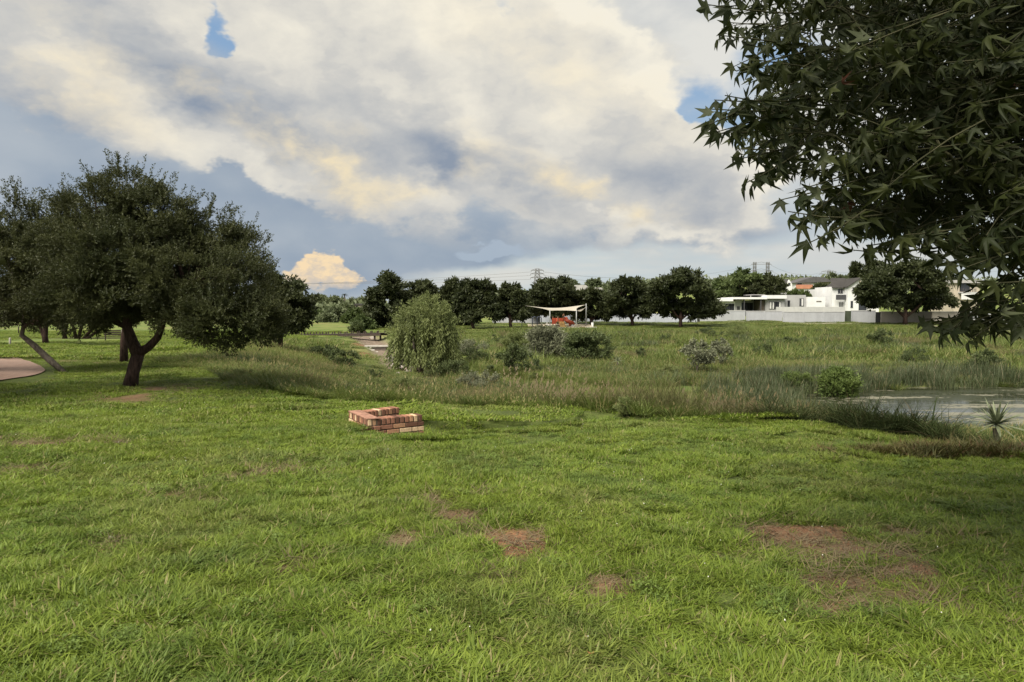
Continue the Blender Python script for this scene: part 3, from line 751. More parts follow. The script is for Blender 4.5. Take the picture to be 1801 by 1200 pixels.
    w = sstep(px, 1180, 1400) * sstep(np.abs(e - 1.10), 0.30, 0.10) * sstep(y, 26, 33) * (0.25 + ln)
    w = np.maximum(w, sstep(np.hypot((px - 1420) / 150, (y - 37) / 7.0), 1.1, 0.5) * (0.3 + ln))
    keep = (RNG.random(n) < w) & (e > 0.95) & (lawn_s(x, y) > 6)
    p, r, sc = place(x, y, keep, 0.55, 0.95, 0.04, slope=0); sc[:, 2] *= .85; p[:, 2] = np.maximum(p[:, 2], POND_Z - 0.1)
    scatter("reed_bed", p, r, sc, RNG.integers(0, 6, len(p)), reed, "grey-green reeds crowding the left and far shore of the pond", "reeds")
    # low rusty plants on the lawn edge at the right
    rust = tuft_collection("rusty", [dict(n=160, R=0.22, h0=0.05, h1=0.17, w=0.012, curve=0.6, lean=0.5, seed=140 + s, segs=2) for s in range(4)], M_RUST)
    c = hit(1735, 800); n = 320
    x = c[0] + RNG.normal(0, 0.62, n); y = c[1] + RNG.normal(0, 0.16, n) + (x - c[0]) * -0.05
    p, r, sc = place(x, y, np.ones(n, bool), 0.6, 1.2, 0.2)
    scatter("low_brown_plants", p, r, sc, RNG.integers(0, 4, n), rust, "low rust-brown ground cover on the lawn edge at the right", "ground cover")

# brick-paved path at the left
PATH_C = hit(-90, 655)
PATH_P = [hit(*q)[:2] for q in [(-520, 640), (-200, 622), (0, 625), (40, 633), (70, 644), (81, 652), (70, 659), (40, 665), (0, 671), (-120, 690), (-520, 740)]]
def on_path(x, y):
    """inside the paved bay"""
    x = np.asarray(x); y = np.asarray(y); ins = np.zeros(x.shape, bool); P = PATH_P
    for i in range(len(P)):
        a, b = P[i - 1], P[i]
        c = ((a[1] > y) != (b[1] > y)) & (x < (b[0] - a[0]) * (y - a[1]) / (b[1] - a[1] + 1e-12) + a[0])
        ins ^= c
    return ins
build_grass()

# ------------------------------------------------------------------ trees and shrubs
def rand_unit(g, n):
    v = g.normal(0, 1, (n, 3)); return v / np.linalg.norm(v, axis=1, keepdims=True)
def frames(dirs, g, roll=None):
    """rotation matrices whose third column follows dirs"""
    n = len(dirs); d = dirs / (np.linalg.norm(dirs, axis=1, keepdims=True) + 1e-9)
    r = rand_unit(g, n) if roll is None else roll
    u = np.cross(r, d); u /= np.linalg.norm(u, axis=1, keepdims=True) + 1e-9
    w = np.cross(d, u); return np.stack([u, w, d], -1)
def stamp(tv, tf, pos_, mats3, scale, tint):
    """copies of a small template as one vertex/face array"""
    n, k = len(pos_), len(tv)
    V = np.einsum('nij,kj->nki', mats3, tv) * np.asarray(scale)[:, None, None] + pos_[:, None, :]
    F = [(np.arange(n) * k)[:, None, None] + f[None] for f in tf]
    return V.reshape(-1, 3), [f.reshape(-1, f.shape[-1]) for f in F], np.repeat(tint, k)
def quad_leaf(base, d, up, L, W):
    s = np.cross(d, up); s = s / (np.linalg.norm(s) + 1e-9)
    return [base, base + d * L * 0.5 + s * W / 2, base + d * L, base + d * L * 0.5 - s * W / 2]
def sprig_pinnate(pairs=5, L=0.34, W=0.15, seed=1, spread=0.9, tri=False):
    g = np.random.default_rng(seed); V = [(-.012, 0, 0), (.012, 0, 0), (0, 0, 1.0)]; Ft = [(0, 1, 2)]; Fq = []
    for i in range(pairs):
        for sgn in (-1, 1):
            b = np.array([0, 0, 0.12 + 0.85 * (i + g.random() * .5) / pairs])
            a = g.random() * 6.28 if i % 2 else (0 if sgn > 0 else math.pi)
            d = np.array([math.cos(a) * spread, math.sin(a) * spread, 0.55 + 0.4 * g.random()]); d /= np.linalg.norm(d)
            q = quad_leaf(b, d, g.normal(0, 1, 3), L * (0.7 + .6 * g.random()), W * (0.7 + .6 * g.random()))
            if tri: Ft.append(tuple(len(V) + j for j in range(3))); V += [tuple(q[0] * .5 + q[1] * .5 + (q[1] - q[3]) * .15), tuple(q[2]), tuple(q[0] * .5 + q[3] * .5 - (q[1] - q[3]) * .15)]; continue
            Fq.append(tuple(len(V) + j for j in range(4))); V += [tuple(p) for p in q]
    return np.array(V, float), [np.array(Ft)] + ([np.array(Fq)] if Fq else [])
def sprig_blob(n=5, L=0.9, W=0.6, seed=3):
    g = np.random.default_rng(seed); V, Fq = [], []
    for i in range(n):
        d = g.normal(0, 1, 3); d[2] *= 0.7; d /= np.linalg.norm(d)
        q = quad_leaf(g.normal(0, .22, 3), d, g.normal(0, 1, 3), L * (0.5 + .7 * g.random()), W * (0.5 + .7 * g.random()))
        Fq.append(tuple(len(V) + j for j in range(4))); V += [tuple(p) for p in q]
    return np.array(V, float), [np.array(Fq)]
def crown_points(lobes, n, g, per_clump=28, clump_r=0.22, flat=0.6, shell=0.62):
    """points grouped into clumps over the shells of ellipsoids; returns points, outward directions, tint"""
    L = np.array(lobes, float); wgt = (L[:, 3] * L[:, 4] * L[:, 5]) ** (2 / 3); wgt /= wgt.sum()
    nc = max(3, n // per_clump); who = g.choice(len(L), nc, p=wgt)
    u = rand_unit(g, nc); rr = shell + (1.02 - shell) * g.random(nc) ** 0.6
    c = L[who, :3] + u * L[who, 3:6] * rr[:, None]
    cr = clump_r * (0.6 + 0.8 * g.random(nc)) * np.mean(L[:, 3:6])
    ct = g.random(nc)
    k = g.integers(0, nc, n); o = rand_unit(g, n) * (g.random(n) ** 0.4)[:, None] * cr[k][:, None]; o[:, 2] *= flat
    p = c[k] + o
    out = (p - L[who[k], :3]) / L[who[k], 3:6] + rand_unit(g, n) * 0.7 + o / cr[k][:, None] * 0.6
    return p, out, np.clip(0.5 * ct[k] + 0.5 * g.random(n), 0, 0.93), c
def bezier(p0, p1, g, sag=0.12, n=6, bend=None):
    p0, p1 = np.asarray(p0, float), np.asarray(p1, float); L = np.linalg.norm(p1 - p0)
    m = (p0 + p1) / 2 + (g.normal(0, sag * L, 3) if bend is None else np.asarray(bend))
    t = np.linspace(0, 1, n)[:, None]
    return (1 - t) ** 2 * p0 + 2 * t * (1 - t) * m + t * t * p1
def make_tree(name, label, cat, base, stems, lobes, n, sprig, size, leafmat, barkmat, seed=0, group=None, up=0.5, limbs=10, limb_r=0.05, spiky=0, per_clump=28, clump_r=0.22, flat=0.6, shell=0.62, attach=None):
    """stems: list of (points, radii) in world metres; lobes: world ellipsoids"""
    g = np.random.default_rng(seed); base = np.asarray(base, float)
    root = empty(name, base, label, cat, group)
    mb = MB()
    for pts, rad in stems: mb.tube([np.asarray(p, float) - base for p in pts], rad, 8)
    p, out, tint, cc = crown_points(lobes, n, g, per_clump, clump_r, flat, shell)
    tops = attach if attach is not None else [s[0][-1] for s in stems]
    for i in range(min(limbs, len(cc))):
        q = cc[i]; a = min(tops, key=lambda t: np.linalg.norm(np.asarray(t) - q))
        pts = bezier(np.asarray(a) - base, q - base, g, 0.10, 5)
        mb.tube(pts, list(np.linspace(limb_r, limb_r * 0.15, 5)), 5, cap=False)
    mb.build("trunk", barkmat, root, smooth=True)
    if spiky:                                                     # long shoots standing out of the crown
        L = np.array(lobes, float); w = g.integers(0, len(L), spiky); uu = rand_unit(g, spiky); uu[:, 2] = np.abs(uu[:, 2]) * 1.2 + 0.25
        uu /= np.linalg.norm(uu, axis=1, keepdims=True)
        q = L[w, :3] + uu * L[w, 3:6] * 0.98
        for j in range(4):
            p = np.concatenate([p, q + (uu + np.array([0, 0, .5])) * (j * size[1] * 0.42)]); out = np.concatenate([out, uu * 1.5 + np.array([0, 0, 1.2]) + g.normal(0, .35, (spiky, 3))]); tint = np.concatenate([tint, g.random(spiky) * .9])
    out = out + np.array([0, 0, up])
    m3 = frames(out, g); sc = size[0] + (size[1] - size[0]) * g.random(len(p))
    v, f, t = stamp(sprig[0], sprig[1], p - base, m3, sc, tint)
    mesh_np("crown", v, f, leafmat, root, attrs={'tint': t})
    return root

M_ACACIA = mat_leaf("thorn_tree_leaf", (0.025, 0.034, 0.013), (0.074, 0.080, 0.028), None, trans=0.3, pscale=0.5, pvar=0.35)
M_ROW = mat_leaf("park_tree_leaf", (0.017, 0.025, 0.010), (0.056, 0.066, 0.024), None, trans=0.25, pscale=0.15, pvar=0.35)
M_GREENER = mat_leaf("garden_tree_leaf", (0.035, 0.055, 0.018), (0.095, 0.125, 0.040), None, trans=0.25, pscale=0.15, pvar=0.4)
M_FAR = mat_leaf("haze_tinted_tree_leaf", (0.062, 0.082, 0.042), (0.150, 0.172, 0.085), None, trans=0.2, pscale=0.03, pvar=0.5)  # paler than nearer leaves, distance haze put into the colour
M_WILLOW = mat_leaf("willow_leaf", (0.085, 0.110, 0.036), (0.215, 0.245, 0.092), None, trans=0.32, pscale=0.6, pvar=0.35)
M_SHRUB = mat_leaf("shrub_leaf", (0.040, 0.058, 0.022), (0.105, 0.13, 0.050), None, trans=0.25, pscale=0.5, pvar=0.35)
M_GREY = mat_leaf("grey_shrub_leaf", (0.085, 0.095, 0.055), (0.20, 0.21, 0.135), None, trans=0.2, pscale=0.6, pvar=0.35)
M_BRIGHT = mat_leaf("bright_shrub_leaf", (0.062, 0.098, 0.026), (0.155, 0.205, 0.055), None, trans=0.35, pscale=0.6, pvar=0.35)
M_BARK = mat_bark("dark_bark", (0.022, 0.014, 0.012), (0.085, 0.055, 0.045))
M_BARK_GREY = mat_bark("grey_bark", (0.06, 0.05, 0.04), (0.17, 0.145, 0.12))
SP_FINE = sprig_pinnate(6, 0.36, 0.20, 1, tri=True)
SP_MED = sprig_pinnate(5, 0.42, 0.20, 2)
SP_BLOB = sprig_blob(6, 0.9, 0.55, 3)

def plobes(items, d):
    """ellipsoids given in photograph pixels (px, py, rx, ry, depth offset m, depth radius m) at distance d"""
    r = []
    for it in items:
        px, py, rx, ry = it[:4]; off = it[4] if len(it) > 4 else 0.0
        dd = d + off; k = dd / FPX; dr = it[5] if len(it) > 5 else (rx * k) * 0.9
        c = at(px, py, dd); r.append((c[0], c[1], c[2], rx * k, dr, ry * k))
    return r
def pstem(pts, d, w):
    """a stem through pixels (px, py[, depth offset]); w pixel widths"""
    P = [at(p[0], p[1], d + (p[2] if len(p) > 2 else 0)) for p in pts]
    return P, [max(0.01, q * d / FPX / 2) for q in w]

def build_left_trees():
    b = hit(228, 681); d = b[1]
    b0 = b - np.array([0, 0, 0.06])
    s1 = pstem([(228, 684), (234, 655), (243, 622)], d, [26, 21, 21]); s1[0][0] = b0
    s2 = pstem([(243, 624), (232, 600), (223, 572), (228, 520, .2), (225, 440, .3)], d, [22, 19, 15, 11, 5])
    s3 = pstem([(243, 622), (262, 610), (277, 594), (290, 560, -.2), (330, 520, -.3)], d, [18, 15, 13, 9, 4])
    s4 = pstem([(223, 575), (206, 568), (190, 540, -.3), (150, 490, -.4)], d, [12, 10, 7, 3])
    lob = plobes([(215, 352, 62, 42, 0), (168, 392, 66, 46, .5), (270, 388, 72, 48, -.2), (345, 425, 70, 44, .3), (415, 448, 50, 44, .6), (235, 450, 120, 60, 0, 2.0), (355, 490, 105, 52, -.5, 1.8),
                  (400, 556, 88, 42, -.8, 1.5), (210, 520, 110, 48, -.6, 1.8), (130, 440, 60, 56, .6), (452, 520, 30, 46, -.4), (318, 556, 40, 30, -1.0), (440, 575, 50, 26, -.6), (385, 588, 46, 20, -1.0), (150, 552, 60, 28, -.5), (290, 520, 60, 40, .4), (180, 470, 70, 50, -.8), (110, 520, 50, 40, .2)], d)
    make_tree("thorn_tree", "large dark thorn tree with a forked leaning trunk on the left lawn", "tree", b0, [s1, s2, s3, s4], lob, 30000, SP_FINE, (0.125, 0.25), M_ACACIA, M_BARK, 11, "trees on the left lawn",
              up=0.7, limbs=60, limb_r=0.045, spiky=420, per_clump=44, clump_r=0.32, attach=s2[0][2:] + s3[0][2:] + s4[0][2:])
    # leaning tree at the left edge
    b = hit(115, 655); d = b[1]; b0 = b - np.array([0, 0, 0.05])
    s1 = pstem([(116, 657), (88, 634), (58, 606), (38, 590), (42, 572), (38, 540, .3)], d, [9, 11, 10, 8, 7, 4]); s1[0][0] = b0
    s2 = pstem([(42, 576), (60, 562), (90, 548, .3)], d, [7, 5, 3])
    lob = plobes([(22, 402, 34, 36, 0), (40, 380, 16, 26, 0), (30, 470, 80, 52, 0, 1.6), (70, 520, 95, 40, .2, 1.6), (-50, 470, 90, 90, .5), (-60, 550, 70, 30, .5), (150, 540, 60, 28, 0), (10, 545, 60, 22, -.4), (88, 455, 62, 56, .2, 1.6), (70, 415, 36, 30, .2), (120, 500, 60, 46, .3, 1.6)], d)
    make_tree("thorn_tree", "dark thorn tree on a thin slanting trunk at the left edge", "tree", b0, [s1, s2], lob, 11000, SP_FINE, (0.17, 0.34), M_ACACIA, M_BARK_GREY, 12, "trees on the left lawn", up=0.6, limbs=36, limb_r=0.04, spiky=200, per_clump=40, attach=s1[0][4:] + s2[0][1:])
    # straight dark trunk behind the big tree
    b = hit(218, 638); d = b[1]; b0 = b - np.array([0, 0, 0.05])
    s1 = pstem([(218, 640), (218, 600), (222, 570), (220, 520)], d, [14, 12, 11, 7]); s1[0][0] = b0
    lob = plobes([(230, 500, 120, 50, 0, 2.2), (330, 480, 90, 45, .5), (150, 490, 80, 40, 0), (220, 440, 80, 40, 0), (300, 540, 90, 26, 0)], d)
    make_tree("thorn_tree", "straight black-trunked tree just behind the forked thorn tree", "tree", b0, [s1], lob, 4200, SP_FINE, (0.22, 0.42), M_ACACIA, M_BARK, 13, "trees on the left lawn", limbs=30, limb_r=0.05, per_clump=36, attach=s1[0][2:])
    # thick trunk further left
    b = hit(81, 608); d = b[1]; b0 = b - np.array([0, 0, 0.05])
    s1 = pstem([(81, 610), (79, 592), (80, 568), (82, 540)], d, [11, 9, 9, 6]); s1[0][0] = b0
    s2 = pstem([(86, 612), (74, 588), (70, 570), (60, 550)], d, [5, 4, 4, 3])
    lob = plobes([(80, 520, 90, 38, 0, 2.5), (20, 500, 80, 46, 0, 2.5), (140, 510, 70, 40, 0, 2.5), (60, 470, 80, 40, 0, 2.5), (110, 556, 50, 16, 0), (40, 558, 70, 18, 0, 2.5), (150, 560, 50, 14, 0, 2.0), (-40, 560, 60, 24, 0, 2.5)], d)
    make_tree("thorn_tree", "thick dark trunk with a thin pale one beside it near the paved bay", "tree", b0, [s1, s2], lob, 4800, SP_FINE, (0.28, 0.5), M_ACACIA, M_BARK, 14, "trees on the left lawn", limbs=26, limb_r=0.06, per_clump=36, attach=s1[0][2:])
    # spreading multi-stemmed trees in the shade behind
    for k, (bx, stems, lb, lab) in enumerate([
        (116, [[(116, 593), (110, 575), (104, 560)], [(112, 592), (118, 570), (124, 556)]], [(112, 545, 55, 18), (90, 530, 60, 22), (130, 525, 50, 24)], "slender curved tree in the shade left of the spreading one"),
        (142, [[(134, 594), (130, 578), (122, 562)], [(138, 594), (143, 575), (146, 560)], [(146, 594), (166, 575), (190, 562)], [(150, 592), (172, 583), (192, 572)]], [(150, 548, 60, 16), (190, 545, 40, 18), (160, 528, 70, 24), (215, 555, 26, 12)], "spreading tree with several black stems fanning out in the shade")]):
        b = hit(bx, 596); d = b[1]
        st = [pstem(s, d, [6, 5, 3.5]) for s in stems]
        for s in st: s[0][0] = np.array([s[0][0][0], s[0][0][1], H1(s[0][0][0], s[0][0][1]) - 0.05])
        make_tree("thorn_tree", lab, "tree", b, st, plobes(lb, d), 1500, SP_FINE, (0.45, 0.8), M_ACACIA, M_BARK, 15 + k, "trees on the left lawn", limbs=14, limb_r=0.07, per_clump=30)
    # unseen trees added to the grove left of the view, to shade the paved bay
    for k, (x, y, hgt, r, lab) in enumerate([(-15.5, 13.0, 6.5, 2.9, "unseen thorn tree added for shade to the left grove, nearest the viewer"), (-20.5, 17.5, 6.5, 3.2, "unseen thorn tree added for shade to the left grove beside the paved bay"), (-26, 23.0, 7, 3.6, "unseen thorn tree added for shade to the left grove, furthest back")]):
        b = np.array([x, y, H1(x, y) - .05]); g = np.random.default_rng(60 + k)
        st = [([b, b + np.array([.2, 0, 1.0]), b + np.array([-.1, .1, 2.2]), b + np.array([.1, 0, 3.6])], [.16, .13, .11, .05])]
        lob = [(x + g.normal(0, r * .45), y + g.normal(0, r * .45), b[2] + hgt * (.48 + .34 * g.random()), r * .62, r * .62, hgt * .17) for _ in range(9)]
        make_tree("thorn_tree", lab, "tree", b, st, lob, 2000, SP_MED, (0.38, 0.66), M_ACACIA, M_BARK, 70 + k, "trees on the left lawn", limbs=24, limb_r=.05, per_clump=36, clump_r=.3, attach=st[0][0][2:])
    # dark tree showing right of the big one
    d = 44.0; b = at(492, 590, d); b[2] = H1(b[0], b[1]) - 0.1
    s1 = pstem([(492, 592), (494, 570), (500, 540)], d, [9, 8, 6]); s1[0][0] = b
    lob = plobes([(505, 512, 34, 26), (525, 530, 24, 20), (480, 520, 40, 30), (500, 550, 42, 24), (470, 560, 50, 30), (522, 556, 22, 14)], d)
    make_tree("thorn_tree", "dark round tree half hidden right of the forked thorn tree", "tree", b, [s1], lob, 2400, SP_MED, (0.35, 0.65), M_ROW, M_BARK, 17, "trees on the left lawn", limbs=20, limb_r=0.07, per_clump=30, clump_r=0.3)
build_left_trees()

def dome(px, top, bot, w, d, g, depth=None):
    """lobes of a rounded, uneven park tree from its bounding box in pixels"""
    cy = (top + bot) / 2; h = (bot - top) / 2; it = [(px, cy - h * 0.02, w * 0.36, h * 0.66, 0)]
    k = 13
    for i in range(k):
        a = math.radians(-25 + 230 * (i + .5) / k) + g.normal(0, .12); rr = 0.78 + 0.30 * g.random()
        rx, ry = w * (0.10 + .10 * g.random()), h * (0.20 + .20 * g.random())
        it.append((px + (w * .5 - rx) * rr * math.cos(a), cy + h * .25 - (h * 1.2 - ry) * rr * math.sin(a), rx, ry, g.normal(0, w * 0.28 * d / FPX)))
    for i in range(5):
        it.append((px + w * (-.38 + .19 * i) + g.normal(0, w * .03), bot - h * (.20 + .25 * g.random()), w * (.13 + .06 * g.random()), h * (.16 + .10 * g.random()), g.normal(0, w * 0.28 * d / FPX)))
    return plobes(it, d)
def park_tree(label, px, top, bot, w, basey, d, seed, trunkpx=None, lean=0.0, n=2600, mat=None, group="row of park trees behind the playground", tw=7, size=None, fork=True, bark=None):
    g = np.random.default_rng(seed); tx = px if trunkpx is None else trunkpx
    b = at(tx, basey, d); b[2] = min(b[2], H1(b[0], b[1])) - 0.1
    s1 = pstem([(tx, basey), (tx + lean * 0.4, (basey + bot) / 2), (px * .4 + (tx + lean) * .6, bot - (bot - top) * .15)], d, [tw, tw * .8, tw * .7]); s1[0][0] = b
    st = [s1]
    if fork:
        e = s1[0][1]
        for dx in (-0.22, 0.25):
            q = at(px + w * dx, bot - (bot - top) * 0.35, d); st.append((list(bezier(e, q, g, 0.08, 4)), [tw * .55 * d / FPX / 2, tw * .45 * d / FPX / 2, tw * .3 * d / FPX / 2, .02]))
    sz = size or (0.0036 * d, 0.0062 * d); n = int(n * 2.0)
    return make_tree("park_tree", label, "tree", b, st, dome(px, top, bot, w, d, g), n, SP_BLOB, sz, mat or M_ROW, bark or M_BARK, seed, group, up=0.1, limbs=18, limb_r=0.0007 * d, per_clump=26, clump_r=0.40, flat=0.55)
def build_row():
    T = [("tall bushy dark tree left of the willow top", 682, 480, 578, 82, 580, 118, None, 0),
         ("dark tree between the tall bushy one and the willow", 742, 484, 576, 66, 580, 124, None, 0),
         ("dark tree rising behind the right side of the willow", 798, 487, 572, 66, 578, 126, 806, 0),
         ("dark tree on a slanting black trunk right of the willow", 838, 488, 566, 84, 578, 112, 834, -8),
         ("slim dark tree with a crooked trunk left of the shade sail", 900, 497, 562, 54, 575, 116, 899, -4),
         ("broad dark tree rising behind the shade sail", 972, 485, 556, 100, 574, 134, 973, 0),
         ("small dark tree at the right end of the shade sail", 1042, 507, 562, 62, 569, 132, 1040, 0),
         ("round dark tree standing alone right of the playground", 1108, 488, 560, 88, 568, 130, 1113, -3),
         ("largest round dark tree beside the flat-roofed house", 1200, 473, 558, 126, 568, 122, 1197, 0)]
    for i, (lab, px, top, bot, w, by, d, tx, ln) in enumerate(T):
        park_tree(lab, px, top, bot, w, by, d, 200 + i, tx, ln, n=3000 if w > 80 else 2200)
    b = park_tree("wide dark tree with fanning branches in front of the white gabled house", 1594, 457, 548, 158, 570, 132, 231, 1592, 0, n=4200, tw=9)
build_row()

def build_background_trees():
    G1, G2 = "trees in the gardens behind the boundary wall", "trees on the far left skyline"
    L = [("light green spreading tree behind the flat-roofed house", 1308, 477, 528, 96, 185, M_GREENER, 2200),
         ("dark rounded tree right of the spreading garden tree", 1352, 482, 530, 56, 180, M_ROW, 1300),
         ("bushy hedge tree above the grey garden block", 1408, 512, 536, 60, 210, M_GREENER, 900),
         ("dark garden tree left of the white gabled house", 1446, 503, 526, 50, 215, M_ROW, 800),
         ("pointed dark tree above the gabled roof", 1505, 462, 500, 20, 230, M_ROW, 500),
         ("dark tree pair top behind the gabled house", 1540, 456, 500, 46, 225, M_ROW, 900),
         ("dark tree behind the right of the wide tree", 1672, 478, 545, 50, 175, M_ROW, 900),
         ("dark tree on the skyline right of the orange house", 1470, 484, 505, 40, 330, M_FAR, 500),
         ("round tree on the skyline behind the play area roofs", 1046, 493, 506, 26, 330, M_FAR, 400),
         ("small skyline tree left of the grey roofs", 1008, 496, 508, 14, 330, M_FAR, 250),
         ("green shrub tree by the flat roof's left end", 1268, 490, 530, 30, 190, M_GREENER, 600)]
    for i, (lab, px, top, bot, w, d, m, n) in enumerate(L):
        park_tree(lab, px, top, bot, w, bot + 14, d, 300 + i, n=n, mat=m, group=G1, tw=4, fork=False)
    g = np.random.default_rng(5)
    L = [("dense green shrub tree low beside the stream valley", 590, 543, 568, 40, 170, M_FAR), ("pale bush below the skyline palm", 622, 545, 572, 44, 150, M_GREENER),
         ("dark tall tree on the far skyline near the thorn tree", 565, 522, 545, 20, 420, M_FAR), ("rounded tree on the far skyline left of the palm", 590, 522, 546, 30, 400, M_FAR),
         ("low spreading tree on the far skyline right of the palm", 622, 526, 546, 30, 400, M_FAR), ("small round tree on the far skyline by the tall row tree", 642, 524, 548, 26, 380, M_FAR),
         ("bush at the valley edge under the far skyline", 560, 548, 570, 34, 190, M_GREENER), ("dark bush at the edge of the bright far lawn", 640, 556, 582, 46, 112, M_GREENER),
         ("pale small tree in front of the far reeds", 628, 566, 588, 22, 100, M_SHRUB), ("dim green bush halfway up the far left slope", 606, 536, 556, 28, 260, M_FAR),
         ("low thicket at the foot of the far left slope", 575, 552, 574, 30, 160, M_FAR), ("small tree beside the tall row tree's left foot", 655, 545, 582, 26, 120, M_GREENER)]
    for i, (lab, px, top, bot, w, d, m) in enumerate(L):
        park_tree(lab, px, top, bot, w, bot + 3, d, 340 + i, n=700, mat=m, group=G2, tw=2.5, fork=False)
    # the wooded far slope that reads as one mass
    n = 2300; g = np.random.default_rng(77)
    px = -300 + 2500 * g.random(n); d = np.where(px > 1570, 205, 310) + 430 * g.random(n) ** 1.3
    x = (px - 900) / FPX * d; z = H(x, d)
    keep = (fbm(x * 0.012, d * 0.012, 8, 3) > 0.42)
    x, d, z = x[keep], d[keep], z[keep]; n = len(x)
    P, S, T = [], [], []
    for i in range(n):
        k = 10; r = 2.2 + 2.6 * g.random(); o = rand_unit(g, k) * np.array([r, r, r * .75]); o[:, 2] = np.abs(o[:, 2])
        P.append(o + np.array([x[i], d[i], z[i] + r * .3])); S += [r * 0.75] * k; T += list(0.5 * g.random() + 0.5 * g.random(k))
    P = np.concatenate(P); m3 = frames(rand_unit(g, len(P)), g)
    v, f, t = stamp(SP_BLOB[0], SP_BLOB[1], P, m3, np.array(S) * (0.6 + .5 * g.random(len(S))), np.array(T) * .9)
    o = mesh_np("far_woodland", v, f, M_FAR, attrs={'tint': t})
    tag(o, "wooded slope along the whole far skyline, haze painted into its leaf colour", "woodland", kind='stuff')
build_background_trees()

def build_willow():
    g = np.random.default_rng(9); b = hit(737, 663); d = b[1]; k = d / FPX
    root = empty("willow_tree", b, "pale green weeping willow beside the stream steps", "tree")
    mb = MB()
    for (x0, x1, w) in [(737, 748, 9), (733, 726, 6), (741, 765, 5)]:
        P = [b - np.array([0, 0, .1]) + np.array([(x0 - 737) * k, 0, 0]), at((x0 + x1) / 2, 630, d), at(x1, 585, d), at(x1 + (x1 - x0) * .5, 550, d)]
        mb.tube([p - b for p in P], [w * k / 2, w * k * .42, w * k * .3, w * k * .12], 7)
    mb.build("trunk", M_BARK_GREY, root, smooth=True)
    # hanging shoots: each a string of narrow leaves
    tv, tq = [], []
    gg = np.random.default_rng(4)
    for i in range(13):
        z = -i / 12.0; a = gg.random() * 6.28
        dd = np.array([math.cos(a) * .55, math.sin(a) * .55, -0.8]); dd /= np.linalg.norm(dd)
        q = quad_leaf(np.array([0.04 * math.sin(i * .7), 0.04 * math.cos(i * .9), z]), dd, gg.normal(0, 1, 3), 0.21, 0.062)
        tq.append(tuple(len(tv) + j for j in range(4))); tv += [tuple(p) for p in q]
    tv, tq = np.array(tv), [np.array(tq)]
    n = 2100; ng = 120                                       # shoots hang in bunches with gaps between
    lob = np.array([(746, 570, 46, 42), (722, 592, 34, 40), (772, 594, 36, 42), (754, 556, 30, 32), (733, 614, 40, 38), (770, 618, 40, 34), (790, 625, 22, 28)])
    uu = rand_unit(g, ng); uu[:, 2] = np.abs(uu[:, 2]) * 1.1 - 0.25; w0 = g.integers(0, len(lob), ng); r0 = 0.55 + 0.52 * g.random(ng) ** .7
    gi = g.integers(0, ng, n); u = uu[gi]; w = w0[gi]; rr = r0[gi]; gt = g.random(ng)
    c = at(746, 586, d)
    P = np.stack([(lob[w, 0] - 746) * k + u[:, 0] * lob[w, 2] * k * rr, u[:, 1] * lob[w, 2] * k * rr, (586 - lob[w, 1]) * k + u[:, 2] * lob[w, 3] * k * rr], -1) + c
    P += g.normal(0, 1, (n, 3)) * np.array([.10, .10, .22])
    L = (0.7 + 0.9 * g.random(n)); L = np.minimum(L, (P[:, 2] - b[2] - 0.15)); L = np.maximum(L, .25)
    out = np.stack([-u[:, 0] * .18 + g.normal(0, .07, n), -u[:, 1] * .18 + g.normal(0, .07, n), np.ones(n)], -1)
    m3 = frames(out, g)
    v, f, t = stamp(tv, tq, P - b, m3, L, np.clip(0.65 * gt[gi] + 0.3 * g.random(n), 0, .92))
    # upright feathery shoots at the top
    n2 = 500; u2 = rand_unit(g, n2); u2[:, 2] = np.abs(u2[:, 2]); w2 = g.integers(0, 4, n2)
    P2 = np.stack([(lob[w2, 0] - 746) * k + u2[:, 0] * lob[w2, 2] * k, u2[:, 1] * lob[w2, 2] * k, (586 - lob[w2, 1]) * k + u2[:, 2] * lob[w2, 3] * k], -1) + c
    v2, f2, t2 = stamp(SP_FINE[0], SP_FINE[1], P2 - b, frames(u2 + g.normal(0, .5, (n2, 3)), g), 0.3 + .3 * g.random(n2), g.random(n2) * .9)
    f2 = [q + len(v) for q in f2]
    mesh_np("crown", np.concatenate([v, v2]), f + f2, M_WILLOW, root, attrs={'tint': np.concatenate([t, t2])})
build_willow()

# ------------------------------------------------------------------ overhanging tree at the right, with long-pointed five-lobed leaves
def lobed_leaf(curl=0.16, fold=0.10, wide=1.0, long=1.0):
    """five pointed lobes, slightly folded and drooping; petiole at the origin, leaf runs along -z, facing y"""
    out = [(0.0, 0.0)]
    lobes = [(-118, 0.52), (-58, 0.86), (0, 1.0), (58, 0.86), (118, 0.52)]
    pts = []
    for i, (a, L) in enumerate(lobes):
        ar = math.radians(a)
        for da, r in ((-15, 0.48), (0, 1.0), (15, 0.48)):
            rr = L * r if r == 1.0 else 0.50 * L + 0.02
            pts.append((math.sin(ar + math.radians(da)) * rr, -math.cos(ar + math.radians(da)) * rr))
        if i < 4:
            am = math.radians(a + 29); pts.append((math.sin(am) * 0.30, -math.cos(am) * 0.30))
    V = [(0, 0, -0.03)]
    for x, z in pts:
        r = math.hypot(x, z); V.append((x * 0.62 * wide, fold * abs(x) + curl * r * r + 0.05 * math.sin(5 * x + 3 * z), z * 0.62 * long - 0.20))
    V[0] = (0, 0.0, -0.20)
    n = len(pts); F = [(0, 1 + i, 2 + i) for i in range(n - 1)] + [(0, n, 1)]
    b = len(V); V += [(-.012, 0, 0), (.012, 0, 0), (0, 0.01, -0.22)]; F.append((b, b + 1, b + 2))
    return np.array(V, float), [np.array(F)]

